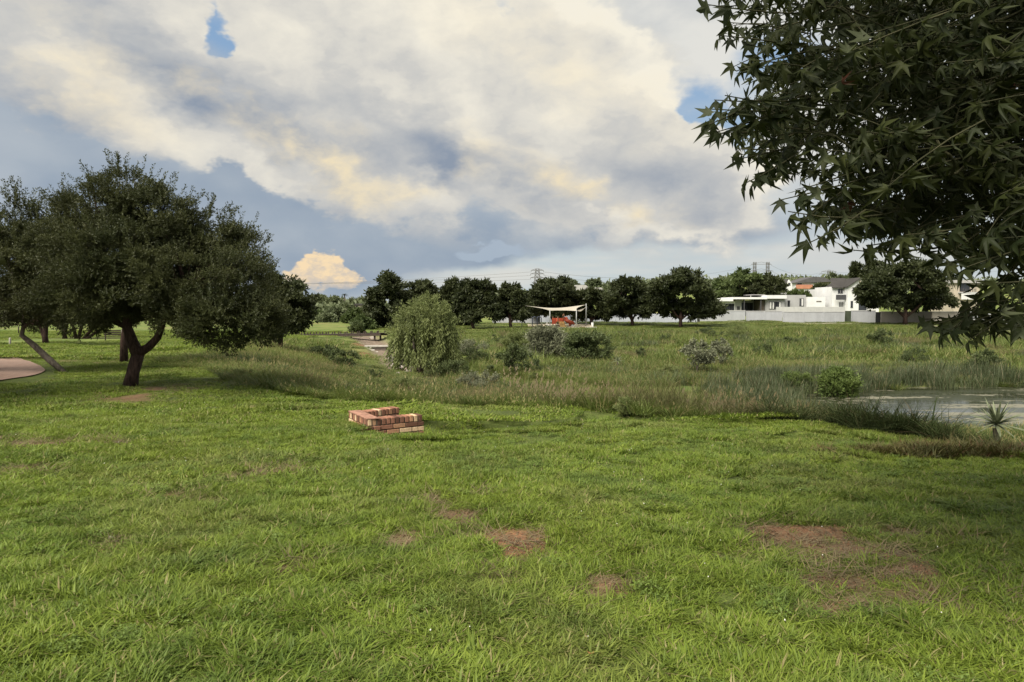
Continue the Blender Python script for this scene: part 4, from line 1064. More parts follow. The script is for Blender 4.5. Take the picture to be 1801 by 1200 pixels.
def build_overhang():
    g = np.random.default_rng(42)
    leaf = lobed_leaf(); kinds = [leaf, lobed_leaf(0.42, 0.22, 0.85), lobed_leaf(-0.10, 0.30, 0.72, 1.1), lobed_leaf(0.30, -0.12, 1.1, 0.85), lobed_leaf(0.55, 0.35, 0.6, 1.0)]
    M_OVER = mat_leaf("pointed_leaf", (0.011, 0.018, 0.006), (0.043, 0.051, 0.013), (0.085, 0.032, 0.022), trans=0.38, rough=0.6, spec=0.2, pscale=2.5, pvar=0.25, under=(0.075, 0.088, 0.050))
    base = np.array([4.7, 3.9, H1(4.7, 3.9) - 0.1])
    root = empty("overhanging_tree", base, "dark overhanging tree with pointed star-shaped leaves filling the upper right", "tree")
    # left and lower outline of the crown in the photograph, used as the reach of its branches
    edge_y = np.array([-200, 0, 60, 120, 165, 200, 235, 270, 310, 345, 375, 410, 435, 450, 470, 520, 560, 590, 610])
    edge_x = np.array([1180, 1245, 1262, 1282, 1262, 1246, 1262, 1296, 1304, 1362, 1386, 1420, 1500, 1620, 1690, 1700, 1668, 1640, 1700])
    def inside(px, py): return (px > np.interp(py, edge_y, edge_x)) & (py < 606)
    tips, dirs = [], []
    hubs = []
    trunk_top = base + np.array([-0.1, 0.05, 2.6])
    def droop(p):
        v = p - (base + np.array([0, 0, 2.2])); v[2] *= 0.35; v = v / np.linalg.norm(v); v[2] -= 0.28; return v / np.linalg.norm(v)
    # twigs through the crown volume; density falls towards the outline
    want = 2000; tries = 0
    while len(tips) < want and tries < 200000:
        tries += 1
        py = -260 + 870 * g.random(); px = 1200 + 1000 * g.random(); d = 2.75 + 3.4 * g.random()
        ex = np.interp(py, edge_y, edge_x)
        lx = (px - ex)
        if lx < 6 or py > 600: continue
        if py > 425:                                            # below: only the low hanging spray at the right
            if px < 1690 and not (540 < py < 598 and px > 1645): continue
        dens = 0.22 + 0.78 * min(1, lx / 230)
        if py > 455: dens *= 0.26 if py < 540 else 0.14
        if g.random() > dens: continue
        p = at(px, py, d)
        c = np.array([4.9, 4.1, 3.9]); q = (p - c) / np.array([4.2, 3.2, 3.4])
        if q @ q > 1.15: continue
        tips.append(p)
    # the sprays that make the outline: tip pixel and distance
    for px, py, d in [(1243, 8, 3.0), (1262, 62, 3.1), (1285, 40, 3.3), (1295, 125, 2.9), (1330, 138, 3.2), (1240, 222, 2.9), (1262, 232, 3.0), (1246, 192, 3.1), (1275, 168, 2.9), (1256, 176, 3.2), (1300, 280, 3.1), (1312, 322, 3.0), (1294, 262, 3.3),
                      (1340, 318, 3.1), (1372, 352, 3.0), (1386, 372, 2.9), (1412, 390, 3.1), (1422, 428, 2.9), (1448, 424, 3.0), (1500, 440, 2.9), (1530, 432, 3.0), (1560, 425, 3.2), (1590, 420, 3.0), (1622, 432, 2.9), (1650, 455, 3.0), (1664, 462, 2.9),
                      (1700, 470, 2.8), (1715, 500, 2.8), (1640, 572, 3.1), (1655, 585, 3.1), (1676, 580, 3.2), (1703, 600, 3.0), (1725, 570, 3.1), (1765, 575, 3.1), (1790, 572, 3.0), (1745, 560, 3.2), (1620, 562, 3.3), (1680, 560, 3.4), (1715, 552, 3.4), (1660, 566, 3.3), (1330, 210, 3.0), (1360, 240, 3.1), (1350, 180, 3.2), (1420, 330, 3.0), (1480, 380, 3.0)]:
        tips.append(at(px, py, d))
    tips = np.array(tips)
    # boughs: every twig grows from the nearest one closer to the trunk
    n = len(tips); V_, L_ = np.zeros((n, 3)), np.zeros(n)
    for i, t in enumerate(tips):
        v = droop(t.copy()) + g.normal(0, 0.22, 3); V_[i] = v / np.linalg.norm(v); L_[i] = 0.26 + 0.22 * g.random()
    B0 = tips - V_ * L_[:, None]
    stem = np.array([base + np.array([-.05 - .02 * k, .01 * k, 1.5 + .28 * k]) for k in range(10)])
    order = np.argsort(np.linalg.norm(B0 - (base + np.array([0, 0, 2.6])), axis=1)); par = np.full(n, -1); node = {}
    placed = list(stem); ids = [-1 - k for k in range(10)]
    for i in order:
        P_ = np.array(placed); dd_ = np.linalg.norm(P_ - B0[i], axis=1) + 0.25 * np.linalg.norm(P_ - stem[4], axis=1); j = int(np.argmin(dd_)); node[i] = (P_[j].copy(), ids[j]); placed.append(B0[i]); ids.append(i)
    cnt = np.ones(n)
    for i in order[::-1]:
        if node[i][1] >= 0: cnt[node[i][1]] += cnt[i]
    mb = MB()
    mb.tube([base - base, np.array([-.05, 0, 1.2]), np.array([-.1, .05, 2.4]), np.array([-0.2, .1, 4.2])], [.17, .14, .125, .05], 9)
    for i in order:
        r1 = 0.0011 * math.sqrt(cnt[i]) + .0014; mb.tube(bezier(node[i][0] - base, B0[i] - base, g, 0.13, 5), [r1 * 1.15, r1, r1, r1, r1 * .9], 5 if cnt[i] > 6 else 4, cap=False)
    lp, lm, ls, lt, key = [], [], [], [], []
    twig = MB()
    for i, t in enumerate(tips):
        v = V_[i]; b0 = B0[i]
        Pt = bezier(b0 - base, t - base, g, 0.05, 4); twig.tube(Pt, [.004, .0035, .003, .002], 4, cap=False)
        k = g.integers(6, 10)
        for j in range(k):
            u = (j + .6) / k; p = b0 + (t - b0) * u
            sd = np.cross(v, [0, 0, 1]); sd /= np.linalg.norm(sd) + 1e-6
            az = v * (0.55 if j < k - 1 else 1.1) + sd * (1 if j % 2 else -1) * (0.75 if j < k - 1 else .1) + g.normal(0, .3, 3)
            az[2] = -0.55 - 0.55 * g.random()
            dn = -az / np.linalg.norm(az)                          # local +z points back along the leaf
            lp.append(p); lm.append(dn); ls.append((0.066 + 0.062 * g.random()) * 1.22); lt.append(min(.85, g.random() ** 1.3) if g.random() > .002 else .96)
    M_TWIG = mat_bark("green_twig_bark", (0.022, 0.024, 0.012), (0.060, 0.058, 0.030))
    mb.build("trunk", M_TWIG, root, smooth=True)
    twig.build("twigs", M_TWIG, root, smooth=True)
    lp, lm, ls, lt = np.array(lp), np.array(lm), np.array(ls), np.array(lt)
    roll = rand_unit(g, len(lp)) * 0.5 + np.array([0.9, 0.15, 0.4])
    m3 = frames(lm, g, roll)
    # the 300 leaves that stand out most (outline and nearest, in view) are parts of their own
    v = lp - np.array([0, 0, CAMZ]); c_, s_ = math.cos(PITCH), math.sin(PITCH)
    fw = v[:, 1] * c_ - v[:, 2] * s_; up = v[:, 1] * s_ + v[:, 2] * c_
    px = PW / 2 + FPX * v[:, 0] / fw; py = PH / 2 - FPX * up / fw
    vis = (px < 1795) & (py > 8) & (fw > .5)
    score = np.where(vis, 60 * ls / fw * 10 - np.clip(px - np.interp(py, edge_y, edge_x), 0, 400) * 0.08 + np.where(py > 540, 8, 0), -1e9)
    pick = np.argsort(-score)[:300]
    lme = []
    for q in range(6):
        o = mesh_np("leaf", kinds[q % 5][0], leaf[1], M_OVER, parent=False, attrs={'tint': np.full(len(leaf[0]), [.1, .3, .5, .65, .8, .2][q])}); lme.append(o.data); bpy.data.objects.remove(o)
    for n, i in enumerate(pick):
        o = bpy.data.objects.new("leaf", lme[n % 6])
        M = Matrix([list(r) for r in m3[i]]).to_4x4(); M = Matrix.Translation(Vector(lp[i] - base)) @ M @ Matrix.Scale(float(ls[i]), 4)
        link(o, root); o.matrix_local = M
    rest = np.ones(len(lp), bool); rest[pick] = False
    ri = np.where(rest)[0]; VV, FF, TT, off = [], [], [], 0
    for q in range(5):
        ii = ri[q::5]; v_, f_, t_ = stamp(kinds[q][0], kinds[q][1], lp[ii] - base, m3[ii], ls[ii], lt[ii]); VV.append(v_); FF.append(f_[0] + off); TT.append(t_); off += len(v_)
    V, F, T = np.concatenate(VV), [np.concatenate(FF)], np.concatenate(TT)
    o = mesh_np("foliage", V, F, M_OVER, root, attrs={'tint': T}); o["kind"] = "stuff"
build_overhang()

# ------------------------------------------------------------------ brick headwall of the drain
def brick_material():
    m, N = material("clay_brick"); oi = N.new('ShaderNodeObjectInfo'); r = E(N, oi.outputs['Random'])
    n = N.noise(objco(N), 22.0, 5, 0.65); n2 = N.noise(pos(N), 70.0, 3, 0.6)
    c = N.mix(N.ss(r, 0.0, 0.5), (0.105, 0.052, 0.036), (0.27, 0.128, 0.084))
    c = N.mix(N.ss(r, 0.62, 0.70), c, (0.38, 0.21, 0.125))
    c = N.mix(N.ss(r, 0.84, 0.90), c, (0.58, 0.42, 0.27))
    c = N.mix(N.ss(n, 0.45, 0.72, 0.0, 0.55), c, (0.13, 0.075, 0.055))
    c = N.mix(N.ss(n2, 0.58, 0.74, 0.0, 0.5), c, (0.48, 0.38, 0.28))
    finish(N, bsdf(N, c, 0.9, 0.15, 0.0, bump(N, n2 + n, 0.6, 0.006))); return m
def build_headwall():
    MBR = brick_material(); MMO = mat_plain("cement_mortar", (0.10, 0.080, 0.062), 0.95, 0.1, 0.25, 12.0)
    MCO = mat_plain("pink_cement_capping", (0.30, 0.165, 0.12), 0.9, 0.15, 0.4, 9.0, bump_s=0.5)
    c0 = hit(628, 742); zt = c0[2] + 0.215
    def onplane(px, py):
        r = ray(px, py); r = r / r[1]; d = (zt - CAMZ) / r[2]; return np.array([r[0] * d, d, zt])
    A, B, C, D = onplane(613, 724.5), onplane(646, 738.5), onplane(743.5, 729.5), onplane(690, 714.5)
    root = empty("brick_headwall", (B[0], B[1], zt - 0.5), "low three-sided red brick headwall sunk in the lawn at the ditch", "wall")
    o0 = np.array(root.location); gr = np.random.default_rng(3)
    def boxmesh(name, L, W, Hh):
        mb = MB().box(-L / 2, L / 2, -W / 2, W / 2, -Hh / 2, Hh / 2); ob = mb.build(name, MBR, None)
        me = ob.data; bpy.data.objects.remove(ob); return me
    import bmesh
    def soften(me):
        bm = bmesh.new(); bm.from_mesh(me); bmesh.ops.bevel(bm, geom=list(bm.edges), offset=0.005, segments=1, affect='EDGES', profile=0.5)
        bm.to_mesh(me); bm.free(); return me
    head = [soften(boxmesh("brick", .062, .222, .106)) for _ in range(1)]
    stre = [soften(boxmesh("brick", .216, .104, .068))]
    half = [soften(boxmesh("brick", .100, .104, .068))]
    def put(me, p, yaw):
        o = bpy.data.objects.new("brick", me); link(o, root)
        o.location = tuple(p - o0 + gr.normal(0, .0016, 3)); o.rotation_euler = (gr.normal(0, .012), gr.normal(0, .012), yaw + gr.normal(0, .012))
    def wing(P, Q, inward, rowlock=True, drop=4):
        t = Q - P; L = np.linalg.norm(t); t = t / L; yaw = math.atan2(t[1], t[0]); nrm = np.array([-t[1], t[0], 0]) * inward
        mid = nrm * 0.111
        if rowlock:
            n = int(round(L / 0.0835)); st = L / n
            for i in range(n): put(head[0], P + t * (i + .5) * st + mid + np.array([0, 0, -.053]), yaw)
        for r in range(drop):
            z = -.106 - .012 - .0365 - r * .0845
            off = (r % 2) * 0.116
            x = 0.0
            first = True
            while x < L - 0.03:
                l = 0.106 if (first and r % 2) else 0.222
                l = min(l, L - x); me = stre[0] if l > .2 else half[0]
                k = 1.0
                for w in (0.052, 0.170):
                    if l > .08: put(me, P + t * (x + (0.111 if me is stre[0] else 0.053)) + nrm * w + np.array([0, 0, z]), yaw)
                x += (0.232 if me is stre[0] else 0.116); first = False
        mb = MB(); a, b = P - o0, Q - o0
        i0, i1 = nrm * 0.016, nrm * 0.206
        zz0, zz1 = -0.60, -0.018
        vs = [a + i0 + t * .008, b + i0 - t * .008, b + i1 - t * .008, a + i1 + t * .008]
        mb.add([v + np.array([0, 0, zz0]) for v in vs] + [v + np.array([0, 0, zz1]) for v in vs], [(0, 3, 2, 1), (4, 5, 6, 7), (0, 1, 5, 4), (1, 2, 6, 5), (2, 3, 7, 6), (3, 0, 4, 7)])
        mb.build("mortar_core", MMO, root)
    root['kind'] = 'thing'
    wing(B, C, 1); wing(A, D, -1)
    t = (B - A) / np.linalg.norm(B - A); nrm = np.array([-t[1], t[0], 0])
    wing(A - t * 0.0, B, 1, rowlock=True, drop=3)
    cap = MB(); k = np.array([0, 0, 0.004])
    q = [A - o0 - nrm * .006 - t * .005, B - o0 - nrm * .006 + t * .005 , B - o0 + nrm * .20 + t * .02, A - o0 + nrm * .20 - t * .0]
    cap.add([p + k for p in q] + [p + k + np.array([0, 0, .016]) for p in q], [(0, 3, 2, 1), (4, 5, 6, 7), (0, 1, 5, 4), (1, 2, 6, 5), (2, 3, 7, 6), (3, 0, 4, 7)])
    c = cap.build("cement_capping", MCO, root)
build_headwall()

# ------------------------------------------------------------------ paved bay and footpaths
def paving_material():
    m, N = material("brick_paving"); b = N.new('ShaderNodeTexBrick'); N.put(b.inputs['Vector'], N.vmath('MULTIPLY', pos(N), (1, 1, 0)))
    b.inputs['Scale'].default_value = 1.0; b.inputs['Brick Width'].default_value = .21; b.inputs['Row Height'].default_value = .105; b.inputs['Mortar Size'].default_value = .007
    b.inputs['Color1'].default_value = (.225, .145, .112, 1); b.inputs['Color2'].default_value = (.275, .185, .145, 1); b.inputs['Mortar'].default_value = (.14, .10, .085, 1)
    n = N.noise(pos(N), 1.6, 5, .6)
    c = N.mix(N.ss(n, .3, .7, 0.0, .5), b.outputs[0], (.22, .165, .135))
    finish(N, bsdf(N, c, .85, .2, 0, bump(N, E(N, b.outputs[1]) * -1.0, .4, .01))); return m
def build_paths():
    P = np.array(PATH_P); y0, y1 = P[:, 1].min() + .02, P[:, 1].max() - .02
    t = np.linspace(0, 1, 61); ys = y0 + (y1 - y0) * (0.5 - 0.5 * np.cos(math.pi * t))
    rows = []
    for y in ys:
        xs = [a[0] + (b[0] - a[0]) * (y - a[1]) / (b[1] - a[1] + 1e-12) for a, b in zip(P, np.roll(P, -1, 0)) if (a[1] > y) != (b[1] > y)]
        xs = sorted(xs); x0, x1 = xs[0], xs[-1]
        rows.append(np.stack([np.linspace(x0, x1, 50), np.full(50, y)], -1))
    R = np.array(rows); z = H(R[..., 0], R[..., 1]) + .035
    v = np.concatenate([R, z[..., None]], -1).reshape(-1, 3)
    i = np.arange(60)[:, None] * 50 + np.arange(49)[None]
    o = mesh_np("paved_path", v, np.stack([i, i + 1, i + 51, i + 50], -1).reshape(-1, 4), paving_material(), smooth=True)
    tag(o, "rounded brick-paved bay under the trees at the left edge", "path", kind='structure')
    mc = mat_plain("pale_footpath_concrete", (.36, .32, .25), .9, .15, .2, .4)
    def strip(pts, w, label, name="footpath"):
        C = np.array([hit(*p)[:2] for p in pts]); s = np.concatenate([[0], np.cumsum(np.linalg.norm(np.diff(C, axis=0), axis=1))])
        u = np.linspace(0, s[-1], 120); cx, cy = np.interp(u, s, C[:, 0]), np.interp(u, s, C[:, 1])
        tx, ty = np.gradient(cx), np.gradient(cy); L = np.hypot(tx, ty); nx, ny = -ty / L, tx / L
        cols = [np.stack([cx + nx * w * k, cy + ny * w * k], -1) for k in (-.5, -.17, .17, .5)]
        R = np.stack(cols, 1); z = H(R[..., 0], R[..., 1]) + .05
        v = np.concatenate([R, z[..., None]], -1).reshape(-1, 3); i = np.arange(119)[:, None] * 4 + np.arange(3)[None]
        o = mesh_np(name, v, np.stack([i, i + 1, i + 5, i + 4], -1).reshape(-1, 4), mc, smooth=True); tag(o, label, "path", kind='structure')
    strip([(2100, 610), (1900, 597), (1801, 587), (1740, 580), (1695, 576), (1620, 573)], 2.2, "pale concrete footpath crossing the grass at the right edge")
    strip([(1600, 572), (1480, 569.5), (1380, 568), (1280, 567)], 1.6, "worn sandy track in front of the light boundary wall")
    strip([(-200, 592), (0, 590), (60, 588), (118, 587)], 1.5, "pale path strip in the light behind the left trees")
build_paths()

# ------------------------------------------------------------------ stream: bridge, weirs, boulders
M_TIMBER = mat_plain("dark_timber", (.050, .038, .032), .85, .2, .3, 3.0)
M_CONC = mat_plain("pale_concrete", (.40, .38, .34), .85, .2, .22, 1.2)
M_CONCD = mat_plain("stained_concrete", (.13, .11, .095), .9, .15, .3, 1.4)
def build_stream():
    dL, dR = 86.0, 82.0
    a, b = at(512, 589, dL), at(676, 585.5, dR)
    root = empty("footbridge", (a + b) / 2, "low dark timber footbridge with short posts over the stream", "bridge"); o0 = (a + b) / 2
    t = (b - a); L = np.linalg.norm(t); t /= L; n = np.array([-t[1], t[0], 0]); n /= np.linalg.norm(n)
    def bar(p, q, w, h, name, mat=M_TIMBER):
        e = q - p; mb = MB(); up = np.array([0, 0, 1])
        vs = [p - n * w, q - n * w, q + n * w, p + n * w]
        mb.add([v - up * h for v in vs] + [v + up * 0 for v in vs], [(0, 3, 2, 1), (4, 5, 6, 7), (0, 1, 5, 4), (1, 2, 6, 5), (2, 3, 7, 6), (3, 0, 4, 7)]); return mb.build(name, mat, root)
    nb = 60
    for i in range(nb):
        p = a + t * L * (i + .06) / nb - o0; q = a + t * L * (i + .94) / nb - o0
        bar(p, q, 1.0, .06, "plank")
    for s in (-.9, .9): bar(a - o0 + n * s - np.array([0, 0, .062]), b - o0 + n * s - np.array([0, 0, .062]), .09, .26, "beam")
    for i in range(15):
        p = a + t * L * (i + .5) / 15 - o0
        for s in (-.93, .93):
            q = p + n * s; bar(q - t * .055, q + t * .055, .055, -.26, "post")
    for s in (-.93, .93): pass
    for f in (.28, .62, .93):
        p = a + t * L * f - o0; g = H1(p[0] + o0[0], p[1] + o0[1]) - o0[2]
        for s in (-.7, .7): MB().tube([p + n * s + np.array([0, 0, -.32]), p + n * s + np.array([0, 0, min(g, -.6) - .3])], .12, 8).build("pier", M_TIMBER, root)
    # weirs: pale crest on a dark stained wall, with a stepped wing at the left bank
    for (px0, px1, py, d, lab) in [(643, 748, 608, 68.0, "upper pale concrete weir across the stream below the bridge"), (684, 770, 627, 57.0, "lower pale concrete weir beside the willow")]:
        p, q = at(px0, py, d), at(px1, py - 1, d + 1.2)
        root2 = empty("weir", p, lab, "weir", "weirs in the stream")
        e = q - p; Lw = np.linalg.norm(e); 
        root2.rotation_euler = (0, 0, math.atan2(e[1], e[0]))
        MB().box(0, Lw, -.02, .34, -1.3, -.17).build("face_wall", M_CONCD, root2)
        MB().box(-.05, Lw, -.12, .40, -.168, 0).build("crest", M_CONC, root2, bevel=.02)
        for k in range(4): MB().box(-.10 + k * .32, .22 + k * .32, -.62 - k * .55, -.124 - k * .5, -1.2 - k * .1, .02 - k * .17).build("wing_step", M_CONC, root2, bevel=.02)
    # boulders
    g = np.random.default_rng(8)
    def rock(name, label, c, r, seed, group=None):
        gg = np.random.default_rng(seed)
        import bmesh
        bm = bmesh.new(); bmesh.ops.create_icosphere(bm, subdivisions=3, radius=1.0)
        pl = rand_unit(gg, 9)
        for v in bm.verts:
            p = np.array(v.co); k = 1.0
            for u in pl:
                dd = p @ u
                if dd > .62: k = min(k, .62 / dd)
            k *= 1 + .05 * math.sin(7 * p[0] + seed) * math.cos(6 * p[1])
            v.co = Vector(p * k * np.array(r))
        me = bpy.data.meshes.new(name); bm.to_mesh(me); bm.free(); me.materials.append(M_ROCK)
        o = bpy.data.objects.new(name, me); o.location = tuple(c); o.rotation_euler = (0, 0, gg.random() * 6); link(o); return tag(o, label, "rock", group)
    M_ROCK = mat_plain("pale_granite", (.28, .245, .22), .9, .2, .4, 2.2, bump_s=.6)
    for i, (px, py, rx, lab) in enumerate([(703, 652, 13, "large pale boulder nearest the willow trunk in the stream"), (690, 646, 9, "pale boulder below the lower weir's left end"), (718, 657, 11, "pink-grey boulder in front of the willow trunk"),
                                   (712, 645, 10, "flat pale boulder behind the large one in the stream"), (727, 648, 9, "pale boulder just left of the willow trunk"), (700, 660, 7, "small boulder at the foot of the stream steps"), (765, 650, 12, "pale boulder under the right side of the willow"), (780, 655, 9, "half hidden boulder right of the willow trunk"), (745, 655, 10, "boulder behind the willow trunk base")]):
        c = hit(px, py); k = c[1] / FPX
        rock("boulder", lab, c + np.array([0, 0, rx * k * .2]), (rx * k, rx * k * .8, rx * k * .6), 40 + i, "boulders in the stream")
    for px, py, rx, lab in [(908, 663, 10, "pale rock at the foot of the small meadow tree"), (1468, 1140 - 468, 1, None)]:
        if lab: c = hit(px, py); k = c[1] / FPX; rock("rock", lab, c + np.array([0, 0, rx * k * .25]), (rx * k, rx * k * .8, rx * k * .7), 61)
    for px, py, rx, lab in [(930, 584, 4, "small grey rock at the left front of the playground"), (1052, 580, 3, "small rock right of the shade sail posts"), (655, 596, 9, "flat pale rock on the bank below the bridge"), (700, 603, 7, "pale rock above the upper weir")]:
        c = hit(px, py); k = c[1] / FPX; rock("rock", lab, c, (rx * k, rx * k * .8, rx * k * .5), int(px))
    # two pale stones and a dry leaf on the lawn
    c = hit(195, 949); rock("stone", "small pale stone at the bare patch on the left lawn", c + np.array([0, 0, .01]), (.026, .022, .016), 71)
build_stream()

# ------------------------------------------------------------------ boundary walls and houses
M_WHITE = mat_plain("white_plaster", (.62, .625, .63), .85, .2, .10, .5)
M_WALLG = mat_plain("grey_wall_paint", (.335, .345, .37), .85, .2, .12, .35)
M_WALLB = mat_plain("blue_grey_wall_paint", (.38, .405, .46), .85, .2, .12, .35)
M_WALLT = mat_plain("beige_wall_paint", (.34, .31, .27), .85, .2, .14, .35)
M_COPE = mat_plain("wall_coping", (.40, .40, .405), .85, .2, .1, .8)
M_GREYP = mat_plain("mid_grey_plaster", (.34, .34, .345), .85, .2, .10, .5)
M_CREAM = mat_plain("cream_plaster", (.42, .37, .30), .85, .2, .12, .5)
M_ORANGE = mat_plain("terracotta_paint", (.42, .19, .12), .85, .2, .15, .5)
M_ROOFD = mat_plain("dark_grey_roof_tile", (.085, .082, .085), .8, .25, .2, .7)
M_ROOFB = mat_plain("brown_grey_roof_tile", (.045, .042, .040), .85, .2, .22, .7)
M_ROOFL = mat_plain("light_grey_roof", (.36, .35, .35), .8, .2, .15, .6)
M_DARKM = mat_plain("charcoal_metal", (.05, .05, .055), .6, .4, .15, 2.0)
M_GREENM = mat_plain("dark_green_gate_paint", (.055, .068, .045), .7, .3, .2, 1.0)
M_CURT = mat_plain("white_curtain", (.58, .58, .57), .9, .1, .1, 3.0)
def glass_material():
    m, N = material("window_glass"); n = N.noise(pos(N), .8, 2, .5)
    finish(N, bsdf(N, N.mix(n, (.012, .013, .016), (.035, .038, .045)), .08, .6)); return m
M_GLASS = glass_material()

class Facade:
    """a thing laid out on a front plane at distance d; x and z come from photograph pixels, y runs back from the plane"""
    def __init__(self, name, label, cat, px, py, d, group=None):
        self.d = d; self.o = at(px, py, d); g = H1(self.o[0], self.o[1]); self.o[2] = min(self.o[2], g)
        self.root = empty(name, self.o, label, cat, group)
    def X(self, px): return at(px, 540, self.d)[0] - self.o[0]
    def Z(self, py): return at(900, py, self.d)[2] - self.o[2]
    def box(self, name, px0, px1, pt, pb, y0, y1, mat, parent=None, bevel=0.0):
        z0 = self.Z(pb) if pb is not None else -1.0
        return MB().box(self.X(px0), self.X(px1), y0, y1, z0, self.Z(pt)).build(name, mat, parent or self.root, bevel=bevel)
    def window(self, px0, px1, pt, pb, y=0.0, mull=1, frame=M_DARKM, curtain=None, name="window"):
        w = self.box(name, px0, px1, pt, pb, y - .05, y + .1, M_GLASS)
        x0, x1, z0, z1 = self.X(px0), self.X(px1), self.Z(pb), self.Z(pt); f = .07; mb = MB()
        yy0, yy1 = y - .11, y - .053
        mb.box(x0 - f, x1 + f, yy0, yy1, z1 - .02, z1 + f); mb.box(x0 - f, x1 + f, yy0, yy1, z0 - f, z0 + .02)
        for k in range(mull + 2):
            x = x0 + (x1 - x0) * k / (mull + 1); mb.box(x - f / 2, x + f / 2, yy0 + .003, yy1 - .003, z0 + .02, z1 - .02)
        mb.build("frame", frame, w)
        if curtain:
            for c0, c1 in curtain: MB().box(x0 + (x1 - x0) * c0, x0 + (x1 - x0) * c1, y - .075, y - .052, z0 + .03, z1 - .03).build("curtain", M_CURT, w)
        return w
    def gable(self, name, pts, y0, y1, mat, parent=None):
        return MB().prism([(self.X(p[0]), self.Z(p[1])) for p in pts], y0, y1).build(name, mat, parent or self.root)

def build_walls():
    G = "boundary wall panels along the far lawn"
    W = [(1046, 1152, 550, 567, M_WALLB, "blue-grey boundary wall behind the lone round tree"), (1152, 1226, 551, 568, M_WALLB, "shaded boundary wall behind the largest round tree"),
         (1232, 1311, 546, 565, M_WALLG, "grey boundary wall panel left of the pale one under the flat-roofed house"), (1313, 1376, 547, 565, M_WALLG, "middle boundary wall panel under the patio of the flat-roofed house"),
         (1377.5, 1486, 548, 567, M_WALLG, "long pale boundary wall left of the green gate"), (1498, 1540, 546, 568, M_WALLG, "pale boundary wall between the two dark gates"),
         (1550, 1640, 548, 569, M_WALLT, "beige boundary wall behind the wide fanning tree"), (1640, 1700, 548, 570, M_WALLT, "beige boundary wall behind the low leaf spray"), (1700, 1790, 545, 573, M_WALLG, "grey boundary wall by the path at the right edge"), (1790, 2000, 543, 575, M_WALLG, "grey boundary wall running out at the right edge"),
         (866, 950, 553, 568, M_WALLG, "pale low wall behind the left playground posts"), (950, 1046, 549, 568, M_WALLB, "blue-grey wall behind the slides")]
    for px0, px1, pt, pb, m, lab in W:
        d = min(hit((px0 + px1) / 2, pb)[1], 170)
        f = Facade("boundary_wall", lab, "wall", (px0 + px1) / 2, pb, d, G); f.root["kind"] = "thing"
        f.box("panel", px0, px1, pt + 1.2, None, 0, .23, m); f.box("coping", px0 - .3, px1 + .3, pt, pt + 1.2, -.05, .28, M_COPE)
        n = max(1, int((px1 - px0) / 30))
        for k in range(n + 1):
            x = px0 + (px1 - px0) * k / n; f.box("pier", max(px0, x - 1.2), min(px1, x + 1.2), pt + 1.3, None, -.06, -.003, m)
    for px0, px1, pt, pb, m, lab in [(1486.6, 1497.4, 547, 568, M_GREENM, "dark green gate in the pale boundary wall"), (1540.6, 1549.4, 549, 569, M_DARKM, "dark slatted gate where the wall turns beige"), (1226.5, 1231.5, 547, 567, M_DARKM, "narrow dark gate behind the largest round tree")]:
        d = min(hit((px0 + px1) / 2, pb)[1], 170); f = Facade("garden_gate", lab, "gate", (px0 + px1) / 2, pb, d, "gates in the boundary wall")
        f.box("gate_frame", px0, px1, pt, pt + 1, .0, .10, m); f.box("gate_frame", px0, px1, pb - 1.4, pb - .4, .0, .10, m)
        n = max(4, int((px1 - px0) / 1.2))
        for k in range(n):
            a = px0 + (px1 - px0) * (k + .06) / n; b = px0 + (px1 - px0) * (k + .94) / n; f.box("slat", a, b, pt + .6, pb - .9, .02, .07, m)
build_walls()

